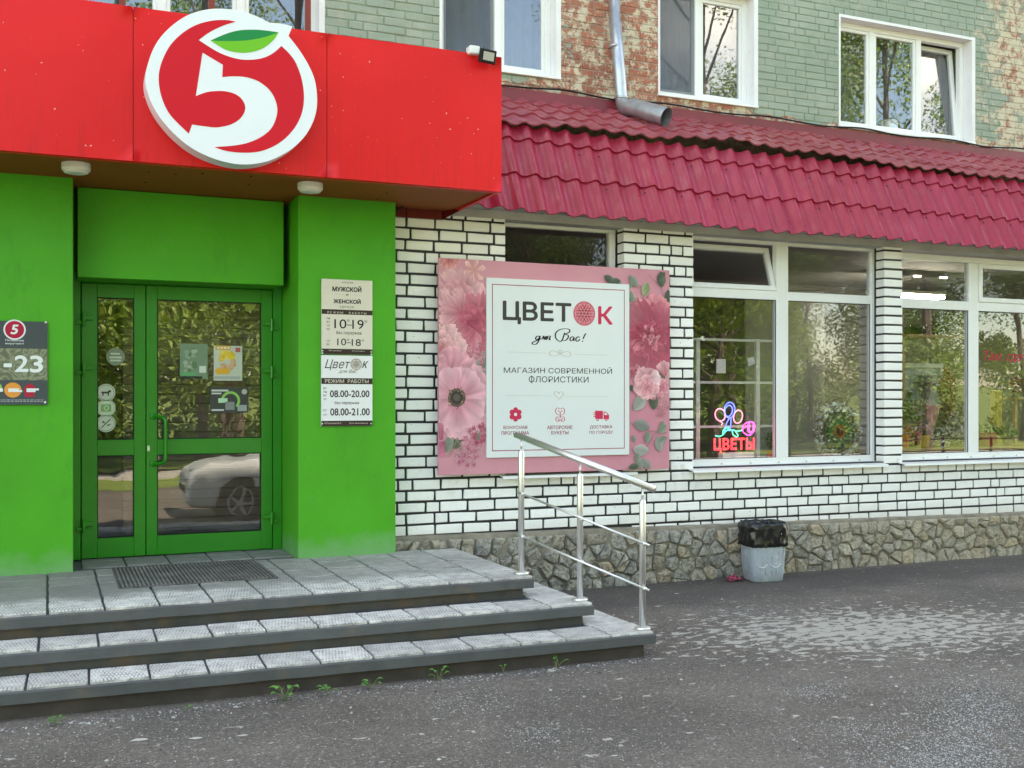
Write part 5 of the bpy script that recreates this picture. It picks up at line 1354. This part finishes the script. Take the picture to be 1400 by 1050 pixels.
# wreath
def clump(name, c, rx, ry, rz, n, size, cols_, parent=None, ring=None, label=None, cat=None):
    v = []; f = []; cs = []
    for _ in range(n):
        if ring:
            q = R.uniform(0, 6.283); rr = R.gauss(ring, rx); p = Vector((c[0]+rr*math.cos(q), c[1]+R.gauss(0, ry), c[2]+rr*math.sin(q)))
        else:
            d = Vector((R.gauss(0, 1), R.gauss(0, 1), R.gauss(0, 1))).normalized()*R.random()**.4; p = Vector((c[0]+d.x*rx, c[1]+d.y*ry, c[2]+d.z*rz))
        a = Vector((R.uniform(-1, 1), R.uniform(-1, 1), R.uniform(-1, 1))).normalized(); b_ = a.orthogonal().normalized(); s_ = size*R.uniform(.5, 1.3); k = len(v); cc = R.choice(cols_)
        v += [p-a*s_, p+b_*s_*.45, p+a*s_, p-b_*s_*.45]; f.append([k, k+1, k+2, k+3]); cs += [cc]*4
    o = make(name, v, f, mLF, parent, cols=cs)
    if label: tag(o, label, cat)
    return o
c = N7(958, 325); c.y = 8.66; wr = thing('wreath', 'round floral wreath with a green ring and brown centre in the shop window', 'wreath', tuple(c))
clump('green_ring', c, .022, .02, 0, 1300, .022, [(.04, .20, .05), (.08, .30, .07), (.25, .40, .10), (.7, .7, .4)], wr, ring=.105)
clump('orange_ring', (c.x, c.y-.02, c.z), .008, .006, 0, 520, .013, [(.85, .22, .04), (.9, .40, .10), (.7, .12, .05)], wr, ring=.06)
clump('silver_ring', c, .018, .02, 0, 1700, .030, [(.8, .78, .70), (.5, .46, .36), (.85, .84, .78), (.30, .2, .12)], wr, ring=.25)
clump('moss_ring', c, .02, .015, 0, 900, .02, [(.22, .28, .2), (.30, .34, .26), (.15, .2, .12)], wr, ring=.165)
m = MB(); m.lathe((c.x, c.y, c.z), [(.05, -.01), (.046, .03), (.02, .042)], 20, 'Y'); m.go('centre', plain('brown_centre', (.12, .03, .02), .9, var=.3, vscale=60, bump=1), wr)
m = MB()
for k in range(9):
    r_ = .19+.012*(k % 4); t0 = R.uniform(0, 6.3)
    m.tube([(c.x+(r_+.008*math.sin(7*t+k))*math.cos(t+t0), c.y+R.uniform(-.008, .008), c.z+(r_+.008*math.sin(7*t+k))*math.sin(t+t0)) for t in [i*.26 for i in range(20)]], .004, 4)
for (R_, th_) in ((.192, .013), (.140, .006)): m.tube([(c.x+R_*math.cos(t), c.y-.012, c.z+R_*math.sin(t)) for t in [i*.2094 for i in range(31)]], th_, 6)
m.go('twig_ring', plain('twig', (.13, .085, .05), .8), wr)
# white rack behind the left part of the double window
rk = thing('display_rack', 'white metal display rack standing behind the neon sign', 'rack', (6.0, 9.1, .5))
m = MB(); 
for (vv, yy) in ((465, 9.1), (523, 9.1), (583, 9.1)):
    za = oY(1000, vv, yy).z; m.box(5.5, 7.0, yy-.012, yy+.012, za-.012, za+.012)
m.go('rail', mWHT, rk); m = MB()
for u in (1035, 953): xx = oY(u, 500, 9.1).x; m.box(xx-.022, xx+.022, 9.08, 9.115, .5, oY(1000, 463, 9.1).z)
m.go('upright', mWHT, rk)
tl = N7(470, 0); p = oY(970, 500, 9.2); m = MB(); m.box(p.x-.05, p.x+.06, 9.0, 9.01, p.z-.08, p.z+.06); tag(m.go('paper_note', mWHT), 'white paper note hanging on the rack behind the left shop window', 'paper')
p = oY(1012, 495, 9.2); m = MB(); m.flat([(p.x-.03, p.z-.05), (p.x+.05, p.z-.02), (p.x+.03, p.z+.05), (p.x-.05, p.z+.03)], 9.01); tag(m.go('paper_note', mWHT), 'small crooked paper note right of the larger one behind the left shop window', 'paper')
# red pot by neon
p = oY(1055, 620, 8.75); t = thing('flower_pot', 'small red pot beside the neon sign on the window board', 'flower pot', (p.x, 8.75, 1.04))
m = MB(); m.lathe((p.x, 8.75, 1.03), [(.035, 0), (.05, .09), (.052, .1)], 16); m.go('pot', col('red_pot', (.42, .04, .03)), t); clump('leaves', (p.x, 8.75, 1.22), .06, .05, .1, 160, .03, [(.05, .11, .04), (.10, .16, .06)], t)
# inner window board
m = MB(); m.box(5.45, 7.66, 8.575, 8.86, 1.005, 1.03, b=.004); m.go('window_board', mWP, sb)
wd_ = plain('pine_board', (.42, .25, .12), .5, var=.2, vscale=6)
zt_ = oY(1270, 612, 8.78).z
dt = thing('display_table', 'wooden plank display table behind the right shop windows', 'table', (9.2, 8.9, .5))
m = MB(); m.box(7.75, 10.7, 8.70, 9.25, zt_-.03, zt_, b=.004); m.go('table_top', wd_, dt)
for xx in (7.9, 9.3, 10.6): MB().box(xx-.03, xx+.03, 9.1, 9.16, .5, zt_-.03).go('leg', wd_, dt)
z2 = oY(1270, 579, 9.15).z; m = MB(); m.box(8.25, 9.15, 9.12, 9.40, z2-.02, z2, b=.003); m.box(8.3, 8.33, 9.2, 9.3, zt_, z2); m.go('riser_shelf', wd_, dt)
a = oY(1234, 458, 9.5); b = oY(1304, 453, 9.5); m = MB(); m.box(a.x, b.x+.15, 9.42, 9.70, a.z-.02, a.z+.01, b=.003); m.box(a.x, a.x+.04, 9.5, 9.6, .5, a.z); tag(m.go('wall_shelf', wd_), 'high wooden shelf with two green domes in the right shop window', 'shelf')
for (u, lab, r_) in ((1248, 'smaller dark green moss dome at the left of the high shelf', .13), (1279, 'larger dark green moss dome at the right of the high shelf', .17)):
    p = oY(u, 450, 9.55); clump('moss_dome', (p.x, 9.55, a.z+r_*.45), r_, r_*.8, r_*.5, 900, .022, [(.03, .07, .03), (.06, .12, .04), (.10, .16, .06)], None, None, lab, 'plant')
# framed picture
def Q8(x, y, Y): return oY(1220+x/4.375, 400+y/4.375, Y)
pf = thing('framed_picture', 'large silver framed picture with a heart leaning behind the flowers', 'picture', (8.6, 9.6, 1.2))
a = Q8(0, 420, 9.6); b = Q8(300, 690, 9.6); m = MB(); frame_rect(m, a.x, b.x, b.z, a.z, .055, 9.58, 9.62); m.go('frame', plain('silver_frame', (.45, .45, .43), .4, .3), pf)
m = MB(); m.box(a.x+.05, b.x-.05, 9.61, 9.62, b.z+.05, a.z-.05); m.go('print', plain('pale_print', (.34, .37, .38), .3, var=.2, vscale=4), pf)
p = Q8(98, 612, 9.6); hp = [(16*math.sin(t)**3, 13*math.cos(t)-5*math.cos(2*t)-2*math.cos(3*t)-math.cos(4*t)) for t in [i*.3 for i in range(21)]]
m = MB(); m.flat([(p.x+q[0]*.0028, p.z+q[1]*.0032) for q in hp], 9.578); m.go('heart', col('heart_green', (.03, .06, .035)), pf)
p = Q8(185, 560, 9.6); m = MB(); m.flat([(p.x-.17, p.z+.05), (p.x+.17, p.z+.05), (p.x+.02, p.z-.19)], 9.579); m.go('bouquet_shape', col('bouquet_grey', (.12, .13, .12)), pf)
clump('bouquet_leaves', (p.x, 9.57, p.z+.07), .16, .004, .07, 160, .03, [(.3, .33, .3), (.16, .18, .16), (.45, .47, .45)], pf)
# flower arrangements on the table
FL = [((92, 850), 8.82, .13, .08, [(.65, .25, .25), (.8, .55, .5), (.1, .14, .06), (.55, .08, .06)], 'flower_box', 'box of red and pink flowers at the left of the display table'),
      ((300, 852), 8.84, .11, .08, [(.75, .72, .66), (.6, .5, .45), (.1, .12, .06), (.3, .1, .1)], 'flower_box', 'box of white flowers right of the yellow bucket on the display table'),
      ((380, 800), 9.0, .10, .14, [(.5, .38, .36), (.35, .25, .24), (.62, .52, .5)], 'dried_bouquet', 'dusky dried bouquet at the right of the display table'),
      ((150, 700), 9.15, .20, .10, [(.35, .40, .12), (.6, .45, .42), (.22, .28, .1), (.65, .6, .5)], 'bouquet', 'yellowish green bouquet on the riser shelf before the picture'),
      ((330, 590), 9.35, .09, .25, [(.30, .05, .05), (.42, .12, .10), (.16, .03, .03)], 'tall_dried_flowers', 'tall dark red dried flowers right of the framed picture')]
for (c2, Y_, rx, rz, cs_, nm, lab) in FL:
    p = Q8(c2[0], c2[1], Y_); clump(nm, tuple(p), rx*1.15, .10, rz*1.15, 900, .028, cs_, None, None, lab, 'flowers')
p = Q8(238, 740, 9.05); m = MB(); m.lathe((p.x, p.y, p.z-.10), [(.03, 0), (.085, .20), (.09, .22)], 12); tag(m.go('paper_cone', plain('pink_paper', (.62, .28, .25), .6, var=.3, vscale=15)), 'pink paper bouquet cone on the riser shelf', 'bouquet')
p = Q8(178, 888, 8.85); t = thing('bucket', 'yellow bucket on the display table', 'bucket', (p.x, 8.85, zt_)); m = MB(); m.lathe((p.x, 8.85, zt_), [(.07, 0), (.09, .13), (.095, .135)], 18); m.go('bucket_body', col('yellow_plastic', (.50, .33, .05)), t); clump('greens', (p.x, 8.85, zt_+.17), .10, .08, .05, 120, .03, [(.08, .12, .05), (.3, .2, .1)], t)
p = Q8(68, 875, 8.75); m = MB(); m.lathe((p.x, 8.75, zt_), [(.05, 0), (.065, .14), (.05, .15)], 16); tag(m.go('vase', col('red_glaze', (.45, .05, .03))), 'red vase at the very left of the display table', 'vase')
p = oY(1347, 600, 8.85); m = MB(); m.lathe((p.x, 8.85, zt_), [(.09, 0), (.12, .13), (.125, .15)], 18); t = thing('flower_pot', 'dark red pot on the display table behind the rightmost window', 'flower pot', (p.x, 8.85, zt_)); m.go('pot', col('dark_red_glaze', (.28, .03, .04)), t); clump('leaves', (p.x, 8.85, zt_+.22), .10, .08, .07, 90, .03, [(.09, .12, .06), (.05, .07, .03)], t)
p = oY(1362, 560, 9.4); m = MB(); m.box(p.x-.05, p.x+.05, 9.35, 9.45, .6, 1.75, b=.01); tag(m.go('yellow_post', col('ochre_wrap', (.42, .30, .05))), 'tall yellow wrapped stand behind the rightmost window', 'stand')
p = oY(1390, 545, 9.3); ts = thing('side_table', 'small wooden stand with dark red flowers at the right edge behind the window', 'stand', (p.x, 9.3, .5))
m = MB(); m.box(p.x-.15, p.x+.25, 9.15, 9.45, p.z-.01, p.z+.015); m.go('table_top', wd_, ts)
for dx in (-.12, .2): m = MB(); m.box(p.x+dx-.02, p.x+dx+.02, 9.2, 9.24, .5, p.z-.01); m.go('leg', wd_, ts)
clump('red_flowers', (p.x+.03, 9.3, p.z+.15), .12, .1, .12, 220, .03, [(.30, .02, .03), (.06, .09, .04)], None, None, 'dark red flowers on the small stand at the right edge', 'flowers')
# more pots and bunches crowding the display table
k_ = 0
for (u_, vv_, Y_, rx, rz, cs_, lab) in ((1246, 603, 8.95, .08, .09, [(.6, .08, .06), (.75, .3, .25), (.06, .12, .05)], 'small bunch of bright red flowers behind the red vase'),
        (1262, 588, 9.1, .11, .08, [(.8, .6, .6), (.7, .35, .4), (.08, .15, .05)], 'pale pink bunch behind the yellow bucket'),
        (1287, 606, 8.8, .08, .06, [(.85, .82, .78), (.3, .1, .12), (.06, .10, .05)], 'low white and maroon bunch in front on the display table'),
        (1300, 575, 9.2, .10, .11, [(.35, .05, .06), (.5, .15, .15), (.05, .08, .04)], 'maroon bunch under the tall dried flowers'),
        (1313, 600, 8.85, .09, .11, [(.6, .5, .42), (.45, .35, .28), (.75, .68, .6)], 'bunch of pale dried grasses at the window mullion'),
        (1355, 590, 9.0, .12, .08, [(.05, .09, .04), (.10, .16, .06)], 'dark green foliage plant behind the dark red pot'),
        (1378, 592, 8.9, .11, .09, [(.05, .09, .04), (.4, .3, .2), (.12, .18, .07)], 'leafy plant at the right end of the display table'),
        (1240, 560, 9.2, .10, .12, [(.07, .14, .05), (.14, .22, .07), (.5, .5, .3)], 'green leafy bunch at the far left before the picture')):
    p = oY(u_, vv_, Y_); t = thing('potted_plant', lab, 'plant', (p.x, Y_, zt_), 'plants on the display table')
    m = MB(); m.lathe((p.x, Y_, zt_), [(.04, 0), (.055, .08), (.058, .085)], 14); m.go('pot', col('pot_clay', (.20, .12, .09)), t)
    clump('flowers', tuple(p), rx, .09, rz, 420, .024, cs_, t)
# window lettering
p = oY(1345, 480, WY+.028); q = oY(1440, 497, WY+.028)
o = text_mesh('Там, где цветы', p.x, q.x, q.z, p.z, WY+.028, col('window_red', (.50, .02, .05)), w2o, shear=.3, bold=.01)

# ================================================================== ACROSS THE YARD (seen in the glass)
def tree_mesh(seed, hgt, cr, leaves, cols_):
    r = random.Random(seed); tr = MB(); base = Vector((0, 0, 0)); top = Vector((r.uniform(-.5, .5), r.uniform(-.5, .5), hgt*.8))
    tr.tube([base-Vector((0, 0, .3)), base+Vector((.05, 0, hgt*.2)), top*.55, top], [.19, .15, .11, .03], 8)
    v = []; f = []; cs = []; cl = []
    for k in range(16):
        z = hgt*r.uniform(.25, .98); q = r.uniform(0, 6.3); rr = cr*r.uniform(.25, 1)*math.sin(math.pi*min(1, max(.12, (z/hgt-.12)/.95)))**.6; c = Vector((rr*math.cos(q), rr*math.sin(q), z)); s0 = Vector((top.x*z/hgt, top.y*z/hgt, z*.75)); tr.tube([s0, (s0+c)/2+Vector((0, 0, .1)), c], [.05, .035, .015], 5); cl.append((c, r.uniform(.7, 1.4)*cr*.42, r.uniform(.7, 1.25)))
    for _ in range(leaves):
        c, rad, g_ = r.choice(cl); d = Vector((r.gauss(0, 1), r.gauss(0, 1), r.gauss(0, .75))).normalized()*rad*r.random()**.45; p = c+d
        a = Vector((r.uniform(-1, 1), r.uniform(-1, 1), r.uniform(-1, .3))).normalized(); b_ = a.orthogonal().normalized(); s_ = r.uniform(.05, .11); k = len(v); q = r.choice(cols_)
        v += [p-a*s_, p+b_*s_*.5, p+a*s_, p-b_*s_*.5]; f.append([k, k+1, k+2, k+3]); cs += [tuple(x*g_ for x in q)]*4
    return tr, v, f, cs
LG = [(.13, .23, .035), (.21, .32, .06), (.08, .15, .03), (.30, .39, .12)]
mTR = plain('bark', (.16, .12, .10), .9, var=.4, vscale=3, bump=1, bscale=8)
def leafmat():
    t = NT('tree_leaf'); a = t.n.new('ShaderNodeVertexColor'); a.layer_name = 'Col'; t.color(a.outputs[0]); t.rough(.45)
    tl_ = t.n.new('ShaderNodeBsdfTranslucent'); t.L.new(t.mix(1, a.outputs[0], (1.3, 1.2, .5), 'MULTIPLY'), tl_.inputs[0]); mx = t.n.new('ShaderNodeMixShader'); mx.inputs[0].default_value = .4
    t.L.new(t.b.outputs[0], mx.inputs[1]); t.L.new(tl_.outputs[0], mx.inputs[2]); t.L.new(mx.outputs[0], t.out.inputs[0]); return t.m
mLL = leafmat(); protos = []
for (sd_, hg, cr_, nl) in ((1, 9, 2.6, 15000), (2, 7, 2.4, 13000), (3, 11, 2.9, 17000), (4, 24, 4.6, 34000)):
    tr, v, f, cs = tree_mesh(sd_, hg, cr_, nl, LG)
    mt = bpy.data.meshes.new('trunk'); mt.from_pydata(tr.v, [], tr.f); mt.materials.append(mTR)
    mc = bpy.data.meshes.new('crown'); mc.from_pydata(v, [], f); a_ = mc.color_attributes.new('Col', 'FLOAT_COLOR', 'POINT'); bf = []
    for q in cs: bf += [*q, 1]
    a_.data.foreach_set('color', bf); mc.materials.append(mLL); protos.append((mt, mc))
spots = [(3, -21, 0), (6, -22, 2), (16.5, -22, 2), (19, -24, 0), (24, -23, 2), (29, -23, 0), (34, -25, 2), (40, -26, 2), (-2, -32, 2), (16, -32, 2), (33, -34, 2), (oY(965, 60, 9.37*2+17).x, -17, 3), (oY(1175, 90, 9.37*2+18).x, -18, 3), (oY(1225, 100, 9.37*2+15).x, -15, 3), (oY(1290, 100, 9.37*2+21).x, -21, 3), (oY(420, 10, 9.37*2+22).x, -22, 3), (oY(270, 10, 9.37*2+20).x, -20, 3), (-4, -16, 1), (-.5, -19, 0), (2.6, -13.5, 1), (5.2, -17, 2), (8, -14, 0), (11.5, -17.5, 1), (14.5, -14.8, 2), (18, -18, 0), (22, -15.5, 1), (26, -19, 2), (31, -16, 0), (36, -20, 1), (-9, -18, 2), (1.5, -25, 2), (7, -26, 2), (13, -27, 0), (20, -27, 2), (28, -28, 2), (37, -30, 2), (45, -22, 0), (-5, -28, 2), (48, -34, 2), (24, -36, 2), (10, -37, 2), (0, -38, 2)]
for (x, y, k) in spots:
    t = thing('tree', 'leafy green tree across the yard, outside the frame and mirrored in the shop glass', 'tree', (x, y, -.4), 'trees mirrored in the glass')
    s_ = R.uniform(.85, 1.2); rz = R.uniform(0, 6.3)
    for nm, me in (('trunk', protos[k][0]), ('crown', protos[k][1])): inst(nm, me, (x, y, -.4), t, (0, 0, rz), (s_, s_, s_*R.uniform(.9, 1.1)))
# bushes
m_ = [(x, R.uniform(-31, -23)) for x in range(-12, 60, 3)]
bv = MB(); v = []; f = []; cs = []
for (x, y) in m_:
    for _ in range(900):
        d = Vector((R.gauss(0, 1), R.gauss(0, 1), abs(R.gauss(0, 1)))).normalized()*R.random()**.4; p = Vector((x+d.x*2.2, y+d.y*1.2, -.3+d.z*2.4)); a = Vector((R.uniform(-1, 1), R.uniform(-1, 1), R.uniform(-1, 1))).normalized(); b_ = a.orthogonal().normalized(); s_ = R.uniform(.09, .16); k = len(v); q = R.choice(LG)
        v += [p-a*s_, p+b_*s_*.5, p+a*s_, p-b_*s_*.5]; f.append([k, k+1, k+2, k+3]); cs += [q]*4
tag(make('bushes', v, f, mLL, cols=cs), 'mass of bushes beyond the lawn, seen only mirrored in the glass', kind='stuff')
# low pipe fence by the lawn
fn = thing('low_fence', 'low dark metal fence along the lawn across the yard, mirrored in the glass', 'fence', (10, -8.6, -.46))
m = MB(); 
for z in (.0, .35): m.box(-8, 40, -8.62, -8.58, z-.02, z+.02)
m.go('rail', mBLK, fn)
for i in range(25): MB().box(-8+i*2-.03, -8+i*2+.03, -8.63, -8.57, -.46, .4).go('post', mBLK, fn)
# white car parked behind the photographer
def car(cx, cy, gz0):
    t = thing('parked_car', 'white hatchback parked behind the camera, mirrored in the lower door pane', 'car', (cx+2, cy, gz0))
    L_ = [(0, .30, .66, .62), (.05, .22, .84, .78), (.30, .20, .98, .86), (1.05, .20, 1.06, .89), (1.3, .20, 1.10, .89), (1.95, .20, 1.60, .87), (3.3, .20, 1.64, .87), (4.0, .22, 1.35, .86), (4.2, .30, 1.1, .82), (4.28, .40, .85, .7)]
    v = []; f = []; n = 12
    for (x, zb, zt, hw) in L_:
        belt = min(zt, 1.06)
        ring = [(-hw*.9, zb), (-hw, zb+.12), (-hw, belt*.75), (-hw*.97, belt), (-hw*(.97 if zt < 1.2 else .74), zt-.03), (-hw*(.8 if zt < 1.2 else .6), zt)]
        ring += [(-a, b) for (a, b) in ring[::-1]]
        for (yy, zz) in ring: v.append((cx+x, cy+yy, gz0+zz))
    for i in range(len(L_)-1):
        for k in range(n): f.append([i*n+k, (i+1)*n+k, (i+1)*n+(k+1) % n, i*n+(k+1) % n])
    f.append(list(range(n))); f.append([(len(L_)-1)*n+k for k in range(n)][::-1])
    o = make('body', v, f, plain('white_car_paint', (.62, .64, .66), .15, var=0), t, True)
    md = o.modifiers.new('soft', 'SUBSURF'); md.levels = 2; md.render_levels = 2
    for (x, s) in ((.85, 1), (3.35, 1), (.85, -1), (3.35, -1)):
        y0 = cy+s*.80; m = MB(); m.lathe((cx+x, y0+.12, gz0+.33), [(.20, 0), (.33, .02), (.335, .22), (.20, .24)], 28, 'Y'); wo = m.go('wheel', col('tyre', (.02, .02, .02), .8), t)
        m = MB(); yy = y0+(.125 if s > 0 else -.145)
        m.lathe((cx+x, yy, gz0+.33), [(.06, 0), (.06, .02)], 12, 'Y')
        for k in range(5):
            q = k*1.257; m.tube([(cx+x, yy, gz0+.33), (cx+x+.2*math.cos(q), yy, gz0+.33+.2*math.sin(q))], .022, 5)
        m.tube([(cx+x+.205*math.cos(q), yy, gz0+.33+.205*math.sin(q)) for q in [i*.314 for i in range(21)]], .015, 5); m.go('rim', mSTL, wo)
        m = MB(); m.lathe((cx+x, y0+.085, gz0+.36), [(.38, 0), (.38, .16)], 28, 'Y'); m.go('wheel_arch', mBLK, t)
    for s in (1, -1):
        m = MB(); m.box(cx+.10, cx+.45, cy+s*.60-.12, cy+s*.60+.12, gz0+.72, gz0+.90, b=.03); m.go('headlight', col('lamp_grey', (.25, .27, .3), .1), t)
    m = MB(); m.box(cx-.01, cx+.06, cy-.4, cy+.4, gz0+.48, gz0+.62, b=.02); m.go('grille', mBLK, t)
    m = MB(); m.box(cx+1.7, cx+3.4, cy-.80, cy+.80, gz0+1.02, gz0+1.32, b=.08); m.go('side_window', mBLK, t)
qx = oY(250, 650, 17.5+2.2).x
car(qx, -2.2, -.46)
print('objects', len(bpy.data.objects))
